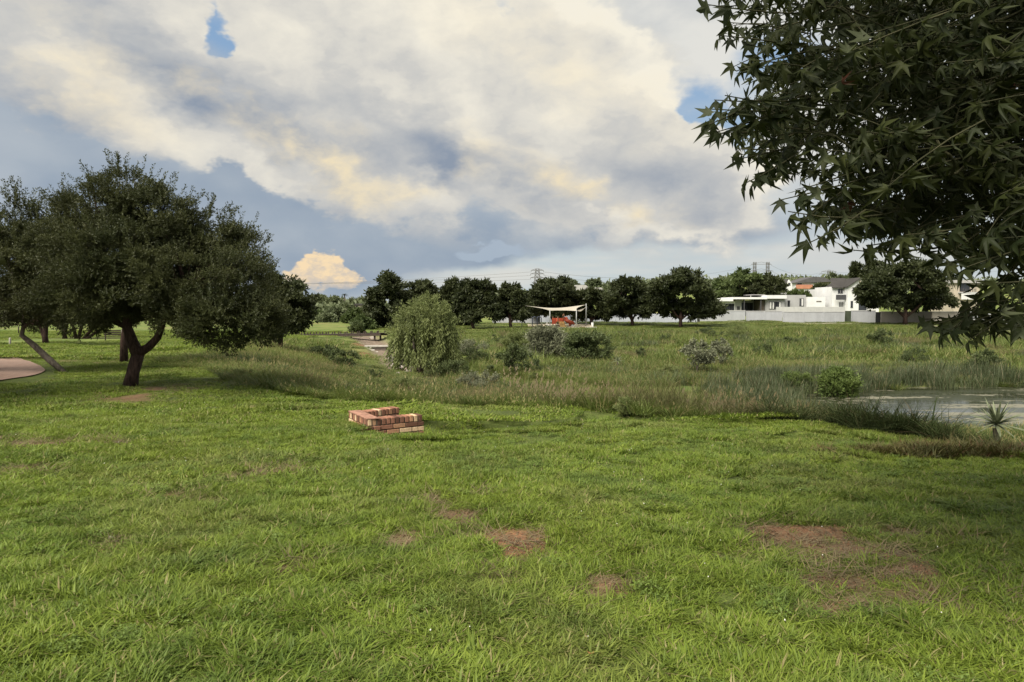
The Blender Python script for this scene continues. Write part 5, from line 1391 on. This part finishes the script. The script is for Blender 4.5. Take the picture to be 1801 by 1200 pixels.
def build_houses():
    # flat-roofed modern house
    f = Facade("flat_roofed_house", "low modern grey house with white flat roof slabs and dark patio", "house", 1330, 560, 172)
    f.box("wall", 1257, 1294, 530, None, 0.5, 9, M_WHITE); f.box("wall", 1294, 1306, 528, None, .8, 9, M_GREYP); f.box("patio_back_wall", 1306, 1337, 528, None, 5, 9, M_GREYP)
    f.box("wall", 1346, 1380, 526, None, 0, 9, M_GREYP); f.box("stone_pier", 1337.5, 1345.5, 529, None, .4, 4.9, M_CONCD)
    f.box("wall", 1380.4, 1420, 519, None, 1.0, 9, M_GREYP); f.box("wall", 1420.4, 1452, 522.5, None, .2, 9, M_WHITE)
    f.box("roof_slab", 1256, 1287, 525, 530, -1.0, 9.2, M_WHITE); f.box("roof_slab", 1287.3, 1345.6, 523, 526.5, -1.4, 9.2, M_WHITE); f.box("roof_slab", 1346, 1381, 519.5, 525.5, -.9, 9.2, M_WHITE)
    f.box("roof_terrace", 1326, 1352, 518, 519, 2.5, 8, M_ROOFL); f.box("terrace_post", 1326.3, 1327, 519, 523, 2.6, 2.8, M_COPE)
    f.box("chimney", 1385, 1394, 515, 519, 4, 6, M_GREYP)
    f.window(1261, 1273, 536, 549, .5, 2, curtain=[(0.05, .3), (.4, .6), (.7, .95)]); f.window(1277, 1292, 535, 549, .5, 3)
    f.window(1313, 1336, 533, 548, 5, 3, name="sliding_door"); f.window(1353, 1373, 531.5, 543.5, 0, 3, curtain=[(.02, .18), (.28, .4), (.86, .99)])
    f.window(1388, 1391.5, 529, 540, 1.0, 0, name="door"); f.window(1409, 1416, 525.5, 538, 1.0, 1, curtain=[(.4, .9)])
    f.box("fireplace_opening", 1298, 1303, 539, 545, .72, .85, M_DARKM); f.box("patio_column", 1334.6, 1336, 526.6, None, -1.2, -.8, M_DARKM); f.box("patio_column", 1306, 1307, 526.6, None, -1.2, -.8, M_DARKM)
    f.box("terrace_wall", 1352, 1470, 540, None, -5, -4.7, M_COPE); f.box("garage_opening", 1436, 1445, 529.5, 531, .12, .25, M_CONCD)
    # white gabled house
    f = Facade("gabled_house", "two-storey white gabled house with a brown tiled roof", "house", 1510, 560, 170)
    f.box("wall", 1470, 1490, 504, None, 2.0, 12, M_WHITE)
    f.gable("gable_wall", [(1490.3, 570), (1490.3, 504.5), (1511.5, 490.5), (1546, 504.5), (1546, 570)], 0, 12, M_WHITE)
    r = MB(); x = f.X; z = f.Z
    def slab(p, q, y0, y1, name, m, th=.25):
        (xa, za), (xb, zb) = (x(p[0]), z(p[1])), (x(q[0]), z(q[1])); return MB().prism([(xa, za), (xb, zb), (xb, zb + th), (xa, za + th)], y0, y1).build(name, m, f.root)
    slab((1487.5, 506.2), (1511.6, 490), -.5, 12.4, "roof_slope", M_ROOFB); slab((1511.8, 490), (1549, 506.5), -.5, 12.4, "roof_slope", M_ROOFB)
    rp = MB().add([(x(1467), 1.4, z(505.5)), (x(1488.5), 1.4, z(505.5)), (x(1511), 7.5, z(487)), (x(1484), 7.5, z(487)), (x(1467), 1.4, z(506.8)), (x(1488.5), 1.4, z(506.8)), (x(1511), 7.5, z(488.3)), (x(1484), 7.5, z(488.3))], [(0, 1, 2, 3), (7, 6, 5, 4), (0, 4, 5, 1), (1, 5, 6, 2), (2, 6, 7, 3), (3, 7, 4, 0)]).build("roof_slope", M_ROOFB, f.root)
    for (a, b, t, bt, y, mu) in [(1480, 1483.2, 509, 515.5, 2.0, 0), (1484.4, 1488, 509, 515.5, 2.0, 0), (1482, 1489, 531.5, 542, 2.0, 2), (1498.3, 1504.5, 505.5, 512.5, 0, 1), (1513.5, 1521.5, 505.5, 512, 0, 1), (1496, 1499.5, 530, 541, 0, 0)]:
        f.window(a, b, t, bt, y, mu, frame=M_WHITE if mu else M_DARKM)
    f.box("balcony_panel", 1472.5, 1489.8, 518.5, 527.5, .6, .8, M_DARKM); f.box("gable_vent", 1509.5, 1513.5, 493.5, 499, -.06, .06, M_CREAM)
    f.box("porch_shadow_panel", 1510, 1524, 529, None, -.05, .05, M_GLASS)  # dark glass sheet on the wall stands in for the porch's shade
    # cream house at the right, mostly behind leaves
    f = Facade("cream_house", "cream house with a balcony seen between the leaves at the right", "house", 1695, 560, 160)
    f.box("wall", 1677, 1722, 498, None, 0, 9, M_CREAM); f.box("roof", 1674, 1725, 493, 498, -.6, 9.4, M_ROOFL)
    f.window(1687, 1704, 497.5, 512, 0, 2); f.box("balcony_slab", 1684, 1712, 514, 516, -1.3, -.003, M_COPE); f.box("balcony_front", 1684.5, 1711, 516.2, 527, -1.25, -1.1, M_WHITE)
    for k in range(9): f.box("baluster", 1685 + k * 3, 1685.6 + k * 3, 508, 514, -1.25, -1.1, M_DARKM)
    # hillside houses
    f = Facade("hillside_house", "terracotta house under a wide dark roof on the hillside", "house", 1415, 530, 262)
    f.box("wall", 1398, 1441, 498, None, 0, 10, M_WHITE); f.box("terracotta_front", 1399, 1428, 501, 508, -.5, -.003, M_ORANGE); f.box("wall", 1430, 1460, 494, None, 1.5, 10, M_CREAM)
    f.gable("roof", [(1395, 497.5), (1428, 487), (1446, 488), (1462, 495), (1462, 496), (1395, 498.5)], -.8, 11, M_ROOFD); f.window(1402, 1409, 498.6, 501, -.0, 1); f.window(1434, 1442, 496.5, 499, 1.5, 1)
    f = Facade("hillside_house", "small white gabled house left of the terracotta one", "house", 1386, 530, 235)
    f.gable("gable_wall", [(1382, 540), (1382, 502), (1387, 492), (1392.5, 500), (1392.5, 540)], 0, 8, M_WHITE)
    f.gable("roof", [(1360, 503), (1364, 491.5), (1387, 491.5), (1381.5, 503)], .5, 8, M_ROOFD); f.box("wall", 1362, 1382, 502, None, 1, 8, M_CREAM); f.window(1385.4, 1389, 498, 502, 0, 1)
    f = Facade("hillside_house", "white cubic house between the garden trees and the gabled house", "house", 1450, 545, 205)
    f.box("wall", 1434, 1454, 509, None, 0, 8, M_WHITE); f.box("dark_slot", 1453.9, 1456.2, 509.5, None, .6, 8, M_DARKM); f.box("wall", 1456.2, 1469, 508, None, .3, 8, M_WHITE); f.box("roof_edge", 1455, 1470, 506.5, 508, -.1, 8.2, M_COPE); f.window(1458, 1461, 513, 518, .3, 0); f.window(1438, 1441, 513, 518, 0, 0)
    f = Facade("hillside_house", "beige house half hidden behind the light green garden tree", "house", 1275, 545, 212)
    f.box("wall", 1262, 1300, 506, None, 0, 8, M_CREAM); f.gable("roof", [(1259, 507), (1266, 499), (1296, 499), (1303, 507)], -.6, 8.6, M_ROOFB); f.window(1265, 1271, 511, 517, 0, 1); f.window(1280, 1287, 511, 517, 0, 1)
    f = Facade("hillside_house", "house with pale grey roofs rising behind the playground trees", "house", 1030, 540, 240)
    f.box("wall", 1002, 1052, 508, None, 0, 9, M_CREAM); f.gable("roof", [(998, 511), (1012, 501.5), (1030, 501.5), (1040, 511)], -.6, 9.6, M_ROOFL); f.gable("roof", [(1036, 511), (1041, 506), (1058, 506), (1062, 511)], .2, 9.2, M_ROOFL)
    f.window(1014, 1018, 513, 517, 0, 1)
    for i, (px, py, w, h, lab) in enumerate([(600, 534, 9, 6, "tiny white house in the trees below the far left skyline"), (628, 537, 12, 5, "tiny pale house right of the skyline palm"), (556, 541, 6, 6, "tiny white house near the dark left tree")]):
        f = Facade("far_house", lab, "house", px, py + 12, 330, "tiny houses on the far left slope")
        f.box("wall", px - w / 2, px + w / 2, py, None, 0, 7, M_WHITE if i != 1 else M_CREAM); f.gable("roof", [(px - w / 2 - 1, py + .3), (px - w / 4, py - 3), (px + w / 4, py - 3), (px + w / 2 + 1, py + .3)], -.5, 7.5, M_ROOFB); f.window(px - 1.5, px + 1, py + 1.5, py + 3.8, 0, 0)
build_houses()

# ------------------------------------------------------------------ playground under the shade sail
def build_playground():
    M_POST = mat_plain("galvanised_post", (.30, .31, .31), .55, .4, .12, 2.0, metal=.4)
    M_SAIL = mat_leaf("cream_sail_cloth", (.50, .47, .40), (.58, .545, .47), None, trans=.35, pscale=.4)
    M_RED = mat_plain("red_plastic", (.42, .075, .035), .45, .4, .12, 1.0); M_YEL = mat_plain("yellow_plastic", (.62, .40, .16), .45, .4, .12, 1.0)
    M_NAVY = mat_plain("navy_paint", (.035, .045, .075), .5, .4, .1, 2.0); M_BRN = mat_plain("brown_timber", (.16, .085, .05), .8, .2, .2, 2.0)
    M_SAND = mat_plain("play_sand", (.46, .40, .32), .95, .1, .15, .6)
    d = hit(966, 577)[1]
    f = Facade("shade_sail", "cream shade sail stretched between grey posts over the playground", "shade sail", 975, 577, d)
    K = lambda px, py, dy: np.array([f.X(px), dy, f.Z(py)])
    posts = [(918, 537, 577, 1.0), (1034, 535.5, 575, 3.0), (966, 546, 577.5, -2.2), (1012, 546, 577.5, -2.0), (1020.5, 546.5, 573, 8.0), (1039, 541, 574, 7.0)]
    for px, pt, pb, dy in posts:
        p = K(px, pt, dy); g = H1(p[0] + f.o[0], p[1] + f.o[1]) - f.o[2]
        MB().tube([(p[0], p[1], g - .2), (p[0], p[1], p[2] + .15)], .085, 8).build("post", M_POST, f.root, smooth=True)
    def sail(c, n=14, sag=.45):
        V = []
        for i in range(n + 1):
            for j in range(n + 1):
                u, v = i / n, j / n
                # edges curve inwards as tensioned cloth does
                uu = u; vv = v
                p = (1 - u) * (1 - v) * c[0] + u * (1 - v) * c[1] + u * v * c[2] + (1 - u) * v * c[3]
                m = sum(c) / 4; e = max(abs(2 * u - 1), abs(2 * v - 1)); k = .10 * e * (1 - min(abs(2 * u - 1), abs(2 * v - 1)) ** 2)
                V.append(p + (m - p) * k * 1.6 - np.array([0, 0, sag * (math.sin(math.pi * v) * (1 - u) + .35 * math.sin(math.pi * u) * math.sin(math.pi * v))]))
        i = np.arange(n)[:, None] * (n + 1) + np.arange(n)[None]
        return np.array(V), np.stack([i, i + 1, i + n + 2, i + n + 1], -1).reshape(-1, 4)
    v, q = sail([K(918.5, 537.2, 1.0), K(966, 546.5, -2.2), K(1012, 547, -2.0), K(1033.5, 536, 3.0)][0:1] + [K(966, 546.5, -2.2), K(1012, 547, -2.0), K(1033.5, 536, 3.0)])
    mesh_np("sail", v, q, M_SAIL, f.root, smooth=True, attrs={'tint': np.full(len(v), .5)})
    v, q = sail([K(1012, 546.4, -2.0), K(1020.5, 547, 8.0), K(1039, 541.5, 7.0), K(1034, 538.5, 3.0)], 10)
    mesh_np("small_sail", v, q, M_SAIL, f.root, smooth=True, attrs={'tint': np.full(len(v), .5)})
    s = Facade("play_surface", "pale edged sand bed under the shade sail", "play area", 985, 577, d); s.root["kind"] = "structure"
    x0, x1 = s.X(930), s.X(1046); xs = np.linspace(x0, x1, 30); ys = np.linspace(-3.2, 12, 10); X, Y = np.meshgrid(xs, ys)
    Zg = H(X + s.o[0], Y + s.o[1]) - s.o[2] + .10; i = np.arange(9)[:, None] * 30 + np.arange(29)[None]
    mesh_np("sand", np.stack([X, Y, Zg], -1).reshape(-1, 3), np.stack([i, i + 1, i + 31, i + 30], -1).reshape(-1, 4), M_SAND, s.root)
    for k in range(12):
        xa, xb = x0 + (x1 - x0) * k / 12 + .03, x0 + (x1 - x0) * (k + 1) / 12 - .03; zg = H1((xa + xb) / 2 + s.o[0], s.o[1] - 3.3) - s.o[2]
        MB().box(xa, xb, -3.4, -3.22, zg - .2, zg + .26).build("edging_beam", M_CONC if k % 3 else M_BRN, s.root)
    # play tower with slides
    t = Facade("play_tower", "red and yellow play tower with slides under the shade sail", "play tower", 988, 576, d + 3)
    g0 = -.1
    for px in (973, 982, 991.5): 
        for dy in (0, 1.6): MB().tube([(t.X(px), dy, g0 - .2), (t.X(px), dy, t.Z(553 if px > 990 else 557))], .07, 8).build("tower_post", M_BRN, t.root)
    t.box("platform", 972, 993, 566, 567.2, -.1, 1.75, M_BRN); t.box("red_panel", 971, 978.5, 560, 570, -.12, -.04, M_RED); t.box("red_panel", 983.5, 991, 560, 565.5, -.12, -.04, M_RED); t.box("red_panel", 972, 992, 560, 566, 1.68, 1.76, M_RED)
    t.gable("tower_roof", [(990, 556), (992, 552), (994, 556)], -.2, 1.9, M_BRN)
    for px in (984.5, 989.5):
        a = np.array([t.X(px), -.15, t.Z(566)]); b = np.array([t.X(px + 2.5), -2.6, t.Z(575.5)]); mb = MB(); n = 8
        pts = []
        for i in range(n + 1):
            u = i / n; p = a + (b - a) * u; p[2] += -.25 * math.sin(u * math.pi) + (.12 if i == n else 0); pts.append(p)
        V = []
        for p in pts: V += [p + np.array([-.26, 0, .16]), p + np.array([-.22, 0, 0]), p + np.array([.22, 0, 0]), p + np.array([.26, 0, .16])]
        F = [(4 * i + j, 4 * i + j + 1, 4 * i + j + 5, 4 * i + j + 4) for i in range(n) for j in range(3)]
        o = MB().add(V, F).build("slide", M_YEL, t.root, smooth=True); so = o.modifiers.new("thick", 'SOLIDIFY'); so.thickness = .04
    # curled tube slide
    pts = []
    c = np.array([t.X(1002), .6, 0])
    for i in range(22):
        u = i / 21; a = 2.6 + u * 5.2; pts.append((c[0] + .62 * math.cos(a), c[1] + .62 * math.sin(a), t.Z(561.5) * (1 - u) + (g0 + .35) * u))
    o = MB().tube(pts, .36, 12).build("tube_slide", M_RED, t.root, smooth=True)
    MB().tube([(t.X(993), .8, t.Z(561)), (t.X(998), .9, t.Z(561.2))], .36, 12).build("tube_slide_entry", M_RED, t.root, smooth=True)
    MB().tube([(t.X(1006), -.4, g0 + .3), (t.X(1007.2), -1.3, g0 + .25)], .33, 12).build("slide_exit", M_CURT, t.root, smooth=True)
    # arched climbing frames
    a = Facade("arched_climber", "navy arched climbing frame at the left under the sail", "climbing frame", 944, 576, d + 2)
    for x0, x1, dy in [(936.5, 945, 0.0), (936.5, 945, 1.2), (945, 952.5, .3), (945, 952.5, 1.5)]:
        P = []
        for i in range(15):
            u = i / 14; w = (a.X(x1) - a.X(x0)) / 2; hgt = a.Z(557.5)
            an = math.pi * u; P.append((a.X((x0 + x1) / 2) - w * math.cos(an), dy, hgt - w * .8 + w * .8 * math.sin(an) if 0 < i < 14 else -.15))
        MB().tube(P, .065, 8).build("arch", M_NAVY, a.root, smooth=True)
    for k in range(4): MB().tube([(a.X(937), 0, .35 + .32 * k), (a.X(937), 1.2, .35 + .32 * k)], .04, 6).build("rung", M_NAVY, a.root)
    b = Facade("spring_rider", "small pale spring rider in front of the red tower panel", "play rider", 965, 577, d + 1)
    MB().tube([(0, 0, -.1), (0.03, 0, .2), (-.03, 0, .4)], .09, 8).build("spring", M_DARKM, b.root); MB().box(-.45, .45, -.12, .12, .4, .62).build("seat", M_CURT, b.root, bevel=.08); MB().box(-.42, -.2, -.1, .1, .6, 1.0).build("head", M_CURT, b.root, bevel=.08)
    w = Facade("litter_bin", "small white bin right of the shade sail", "bin", 1042, 573, d + 2)
    MB().tube([(0, 0, -.1), (0, 0, .05), (0, 0, .75), (0, 0, .82)], [.2, .22, .25, .22], 12).build("drum", M_CURT, w.root, smooth=True); MB().tube([(0, 0, .82), (0, 0, .88)], [.27, .2], 12).build("lid", M_COPE, w.root)
build_playground()

# ------------------------------------------------------------------ skyline: pylons, cables, palm
def build_skyline():
    M_STEEL = mat_plain("grey_lattice_steel", (.17, .17, .175), .6, .4, .15, .2, metal=.3)
    def pylon(label, px, top, d, w, arms, twin=False):
        tp = at(px, top, d); g = H1(tp[0], tp[1]); b = np.array([tp[0], tp[1], g - 1]); hh = tp[2] - b[2]
        root = empty("transmission_pylon", b, label, "pylon", "transmission pylons on the skyline"); r = .26
        leg = MB(); n = 9
        for o in ([-w * .55, w * .55] if twin else [0]):
            bw, tw = (w * .12, w * .10) if twin else (w * .5, w * .20)
            c = [(o + sx * 1, sy) for sx, sy in ((-1, -1), (1, -1), (1, 1), (-1, 1))]
            def pt(k, u):
                ww = bw + (tw - bw) * u; sx, sy = ((-1, -1), (1, -1), (1, 1), (-1, 1))[k % 4]; return (o + sx * ww, sy * ww, u * hh)
            for k in range(4):
                MB().tube([pt(k, 0), pt(k, 1)], r, 5).build("leg", M_STEEL, root)
                for i in range(n): leg.tube([pt(k, i / n), pt(k + 1, (i + 1) / n)], r * .6, 4, cap=False); leg.tube([pt(k + 1, i / n), pt(k, (i + 1) / n)], r * .6, 4, cap=False)
        leg.build("bracing", M_STEEL, root)
        tips = []
        for u, aw in arms:
            z = u * hh; MB().tube([(-aw, 0, z), (aw, 0, z)], r * .9, 5).tube([(-aw, 0, z), (0, 0, z + hh * .07)], r * .6, 4).tube([(aw, 0, z), (0, 0, z + hh * .07)], r * .6, 4).build("cross_arm", M_STEEL, root)
            tips += [b + np.array([s * aw, 0, z - 1.2]) for s in (-1, 1)]
            for s in (-1, 1): MB().tube([(s * aw, 0, z), (s * aw, 0, z - 1.2)], .16, 5).build("insulator", M_STEEL, root)
        return tips
    t1 = pylon("lattice pylon rising behind the broad tree by the shade sail", 945, 473, 520, 6.5, [(.70, 5), (.83, 5), (.95, 4.6)])
    t2 = pylon("twin-legged pylon above the light green garden tree", 1339, 461, 760, 13, [(.72, 13), (.93, 11)], True)
    t3 = pylon("distant pylon above the terracotta house", 1458, 476, 850, 6, [(.86, 12), (.96, 9)])
    M_CAB = mat_plain("power_cable", (.16, .16, .17), .6, .3, .05, .1)
    def cable(a, b, label, sag):
        P = []
        for i in range(25):
            u = i / 24; p = a + (b - a) * u; P.append(p - np.array([0, 0, 4 * sag * u * (1 - u)]))
        o = MB().tube(P, .085, 4, cap=False).build("power_cable", M_CAB); tag(o, label, "cable", "power cables between the pylons")
    for i, (a, q) in enumerate(zip(t1[::2] , [(-120, 486), (-120, 497), (-120, 508)])):
        cable(a, at(q[0], q[1] - 14, 560), "power cable running left from the lattice pylon, %s of three" % ["lowest", "middle", "highest"][i], 7)
    for i, (a, b) in enumerate(zip(t1[1::2][1:], t2[::2])):
        cable(a, b, "%s power cable between the lattice pylon and the twin-legged one" % ["lower", "upper"][i], 9)
    cable(t2[1], t3[0], "lower power cable from the twin-legged pylon to the distant one", 6); cable(t2[3], t3[2], "upper power cable from the twin-legged pylon to the distant one", 6)
    cable(t3[1], at(2000, 470, 900), "lower power cable running right from the distant pylon", 8); cable(t3[3], at(2000, 455, 900), "upper power cable running right from the distant pylon", 8)
    # palm
    g = np.random.default_rng(6); d = 330; tp = at(606, 518, d); b = np.array([tp[0], tp[1], H1(tp[0], tp[1]) - .5]); root = empty("palm_tree", b, "tall thin palm on the far left skyline", "palm")
    h = tp[2] - b[2]; MB().tube([(0, 0, 0), (.1, 0, h * .5), (0, 0, h)], [.4, .32, .28], 7).build("trunk", M_BARK_GREY, root)
    for k in range(16):
        a = k / 16 * 6.283 + g.random() * .3; e = g.random() * .9 - .2; V = []
        for i in range(5):
            u = i / 4; rr = 2.1 * u; z = h + 1.5 * u * e - 1.6 * u * u * (.4 + .4 * g.random()); s = .28 * (1 - u * .8)
            c = np.array([rr * math.cos(a), rr * math.sin(a), z]); n = np.array([-math.sin(a), math.cos(a), 0]) * s; V += [c - n, c + n]
        o = MB().add(V, [(2 * i, 2 * i + 1, 2 * i + 3, 2 * i + 2) for i in range(4)]).build("frond", M_ROW, root)
build_skyline()

# ------------------------------------------------------------------ bench and posts under the left trees
def build_bench():
    c = hit(200, 600); root = empty("park_bench", c, "small dark bench in the shade beyond the forked thorn tree", "bench", rz=.5); k = c[1] / FPX * 15 / 1.5
    for y in (-.2, -.05, .1): MB().box(-.75, .75, y - .06, y + .06, .42, .46).build("seat_slat", M_TIMBER, root)
    for z in (.58, .74, .9): MB().box(-.75, .75, .2, .24, z - .06, z + .06).build("back_slat", M_TIMBER, root)
    for x in (-.62, .62):
        for y in (-.2, .16): MB().box(x - .04, x + .04, y - .04, y + .04, -.1, .42 if y < 0 else .95).build("leg", M_TIMBER if x < 0 else M_CONC, root)
    for i, (px, pb, pt, lab) in enumerate([(18, 610, 594, "short pale post near the paved bay at the left edge"), (33, 588, 574, "thin dark post on the bright lawn behind the left trees")]):
        c = hit(px, pb); h = (pb - pt) * c[1] / FPX; o = MB().tube([(0, 0, -.1), (0, 0, h * .9), (0, 0, h)], [.07, .07, .045], 8).build("bollard", M_CONC if i == 0 else M_TIMBER, None, smooth=True); o.location = tuple(c); tag(o, lab, "post")
build_bench()

# ------------------------------------------------------------------ shrubs and small plants of the valley
def shrub(name, label, px, pb, w, h, style, seed, n=700, group=None, cat="shrub"):
    """a bush by its foot pixel, pixel width and height"""
    b = hit(px, pb); d = b[1]; k = d / FPX; g = np.random.default_rng(seed); W, Hh = w * k / 2, h * k
    b0 = b - np.array([0, 0, .04])
    if style == 'tree':                       # small tree with bare stem
        lob = [(b[0] + g.normal(0, W * .35), b[1] + g.normal(0, W * .3), b[2] + Hh * (.62 + .16 * g.random()), W * .55, W * .5, Hh * .22) for _ in range(6)]
        st = [([b0, b + np.array([g.normal(0, .05), 0, Hh * .25]), b + np.array([s * W * .3, 0, Hh * .55])], [.03 * Hh, .022 * Hh, .012 * Hh]) for s in (-.7, .6)]
        mat, spr, size = (M_GREY if 'grey' in label else M_SHRUB), SP_MED, (.10 * Hh, .2 * Hh)
    elif style == 'round':
        lob = [(b[0] + g.normal(0, W * .4), b[1] + g.normal(0, W * .35), b[2] + Hh * (.35 + .3 * g.random()), W * .6, W * .55, Hh * .36) for _ in range(8)]
        st = [([b0, b + np.array([g.normal(0, W * .2), 0, Hh * .4])], [.03 * Hh, .01 * Hh]) for _ in range(3)]
        mat, spr, size = (M_BRIGHT if 'bright' in label else M_SHRUB), SP_MED, (.12 * Hh, .24 * Hh)
    else:                                       # upright, reedy
        lob = [(b[0] + g.normal(0, W * .4), b[1] + g.normal(0, W * .35), b[2] + Hh * .45, W * .5, W * .5, Hh * .42) for _ in range(7)]
        st = [([b0, b + np.array([g.normal(0, W * .4), 0, Hh * .6])], [.012 * Hh, .006 * Hh]) for _ in range(6)]
        mat, spr, size = (M_BRIGHT if 'bright' in label else M_GREY if 'grey' in label else M_WILLOW), SP_FINE, (.18 * Hh, .34 * Hh)
    make_tree(name, label, cat, b0, st, lob, n, spr, size, mat, M_BARK_GREY, seed, group, up=1.2 if style == 'up' else .4, limbs=10, limb_r=.012 * Hh, per_clump=20, clump_r=.35)
def rosette(name, label, px, pb, w, n, seed, stem=0.0, group=None, d=None):
    """stiff pointed leaves from one heart"""
    b = hit(px, pb); k = b[1] / FPX; hz = stem * k
    if d: h_ = at(px, pb, d); b = np.array([h_[0], h_[1], H1(h_[0], h_[1])]); k = d / FPX; hz = max(.02, h_[2] - b[2]); stem = 1
    L = w * k / 2; g = np.random.default_rng(seed); root = empty(name, b, label, "aloe", group)
    if stem: MB().tube([(0, 0, -.1), (.02, 0, hz * .5), (0, 0, hz)], [.06, .05, .05], 7).build("stem", M_BARK_GREY, root)
    for i in range(n):
        a = i * 2.39996; e = math.radians(-18 + 92 * (i / n) + g.normal(0, 6)); l = L * (.8 + .3 * g.random()); V = []
        dirv = np.array([math.cos(a) * math.cos(e), math.sin(a) * math.cos(e), math.sin(e)]); sd = np.array([-math.sin(a), math.cos(a), 0])
        up = np.cross(dirv, sd) * -1
        for u, ww, th in ((0, .045, .02), (.35, .050, .02), (.7, .032, .012)):
            c = dirv * l * u + np.array([0, 0, hz + .08 - .10 * l * u * u])
            V += [c - sd * ww * l, c - up * th * l, c + sd * ww * l, c + up * th * .2 * l]
        V.append(dirv * l + np.array([0, 0, hz + .08 - .1 * l]))
        F = [(4 * s + j, 4 * s + (j + 1) % 4, 4 * s + 4 + (j + 1) % 4, 4 * s + 4 + j) for s in range(2) for j in range(4)] + [(8 + j, 8 + (j + 1) % 4, 12) for j in range(4)]
        MB().add(V, F).build("leaf", M_ALOE, root)
M_ALOE = mat_plain("aloe_leaf", (.13, .15, .085), .55, .35, .3, 3.0)
def build_shrubs():
    S = "shrubs scattered over the valley"
    for i, (lab, px, pb, w, h, st, n) in enumerate([
        ("spiky dark shrub on the left bank, left of a pair", 576, 640, 46, 32, 'round', 600), ("spiky dark shrub on the left bank, right of a pair", 608, 652, 40, 36, 'round', 600), ("small spiky tuft shrub by the sandy scar on the bank", 533, 668, 26, 20, 'round', 300),
        ("dark low bush at the foot of the left bank", 662, 672, 34, 20, 'round', 400), ("upright willowy grey-green bush in front of the playground", 955, 634, 54, 58, 'up', 1000), ("pale upright bush left of the willowy one", 905, 618, 60, 30, 'up', 700),
        ("dense round green bush in the middle of the meadow", 1028, 640, 74, 52, 'round', 1300), ("small meadow tree with a bare forked stem above the rock", 906, 664, 52, 52, 'tree', 700), ("thin young shrub beside the ditch head meadow", 860, 672, 14, 26, 'tree', 160),
        ("wispy grey flat-topped shrub on two stems near the pond, larger of two", 1226, 664, 62, 60, 'tree', 420), ("wispy grey flat-topped shrub near the pond, smaller of two", 1268, 652, 40, 50, 'tree', 280), ("spiky dark bush near the far earth bank", 1548, 612, 34, 34, 'round', 500),
        ("dark bush beside a pale shoot on the far meadow", 1395, 610, 34, 20, 'round', 350), ("bright green leafy bush standing in the reeds by the pond", 1480, 716, 54, 64, 'up', 1100), ("dark grey bush on the far right shore of the pond", 1728, 664, 44, 44, 'round', 500),
        ("bushy willow regrowth low at the willow's right foot", 800, 668, 70, 30, 'round', 900), ("grey-green bush between willow and meadow tree", 838, 690, 60, 34, 'up', 800), ("dark thin shrub on the meadow right of the green bush", 1130, 636, 20, 26, 'tree', 200),
        ("dark green tuft bush at the lawn edge, right of two", 1192, 734, 34, 26, 'up', 320), ("dark green tuft bush at the lawn edge, left of two", 1100, 734, 50, 32, 'up', 450), ("pale bush mound behind the willow's right side", 845, 640, 50, 26, 'round', 600), ("small dark shrub on the meadow's left rise", 888, 608, 40, 18, 'round', 400),
        ("tiny leafy plant on the open meadow turf", 938, 672, 16, 16, 'round', 120), ("low grey mound shrub in front of the meadow aloe", 1125, 672, 24, 10, 'round', 200),
        ("low dark bush on the rise right of the round meadow bush", 1170, 606, 40, 18, 'round', 350), ("rounded bush halfway between the lone tree and the grey shrubs", 1252, 598, 46, 20, 'round', 400), ("low green bush below the largest round tree", 1310, 594, 56, 20, 'up', 450),
        ("dark mound bush at the back of the reeds, left end", 1345, 632, 44, 24, 'round', 400), ("dark mound bush at the back of the reeds, right end", 1610, 640, 56, 26, 'round', 450), ("tall green clump left of the bright bush by the pond", 1400, 690, 50, 34, 'up', 500),
        ("low bush in the grass below the pale boundary wall", 1440, 590, 40, 14, 'round', 300), ("grey-green bush below the bridge on the right bank", 820, 626, 60, 26, 'up', 600), ("small dark shrub on the left bank slope near the thorn tree", 470, 655, 22, 16, 'round', 260),
        ("leafy shrub at the lawn edge left of the brick headwall", 430, 668, 40, 18, 'up', 350), ("dark bush on the bank between the shrub pair and the willow", 640, 690, 46, 24, 'up', 450), ("pale leafy clump in front of the willow", 720, 690, 60, 26, 'up', 600), ("dark leafy clump beside the wispy shrubs", 1180, 668, 40, 24, 'up', 400), ("rusty green clump at the lawn edge before the reeds", 1330, 736, 50, 26, 'up', 420)]):
        shrub("shrub", lab, px, pb, w, h, st, 500 + i, n, S)
    rosette("aloe", "large grey-green spiky rosette on the pond bank at the right edge", 1752, 754, 104, 52, 3, d=11.5)
    rosette("aloe", "small stemmed aloe on the meadow right of the round bush", 1086, 655, 30, 22, 4, stem=18)
    rosette("aloe", "low aloe rosette behind the stemmed one", 1072, 632, 22, 18, 5)
    # a dry leaf lying on the near grass
    c = hit(1043, 1172); M_DRY = mat_plain("dry_leaf", (.36, .15, .07), .8, .2, .2, 30)
    v, f = lobed_leaf(); o = mesh_np("fallen_leaf", v * .05, f, M_DRY); o.location = (c[0], c[1], c[2] + .06); o.rotation_euler = (1.2, .3, .5); tag(o, "dry orange leaf lying in the near grass", "leaf")
build_shrubs()
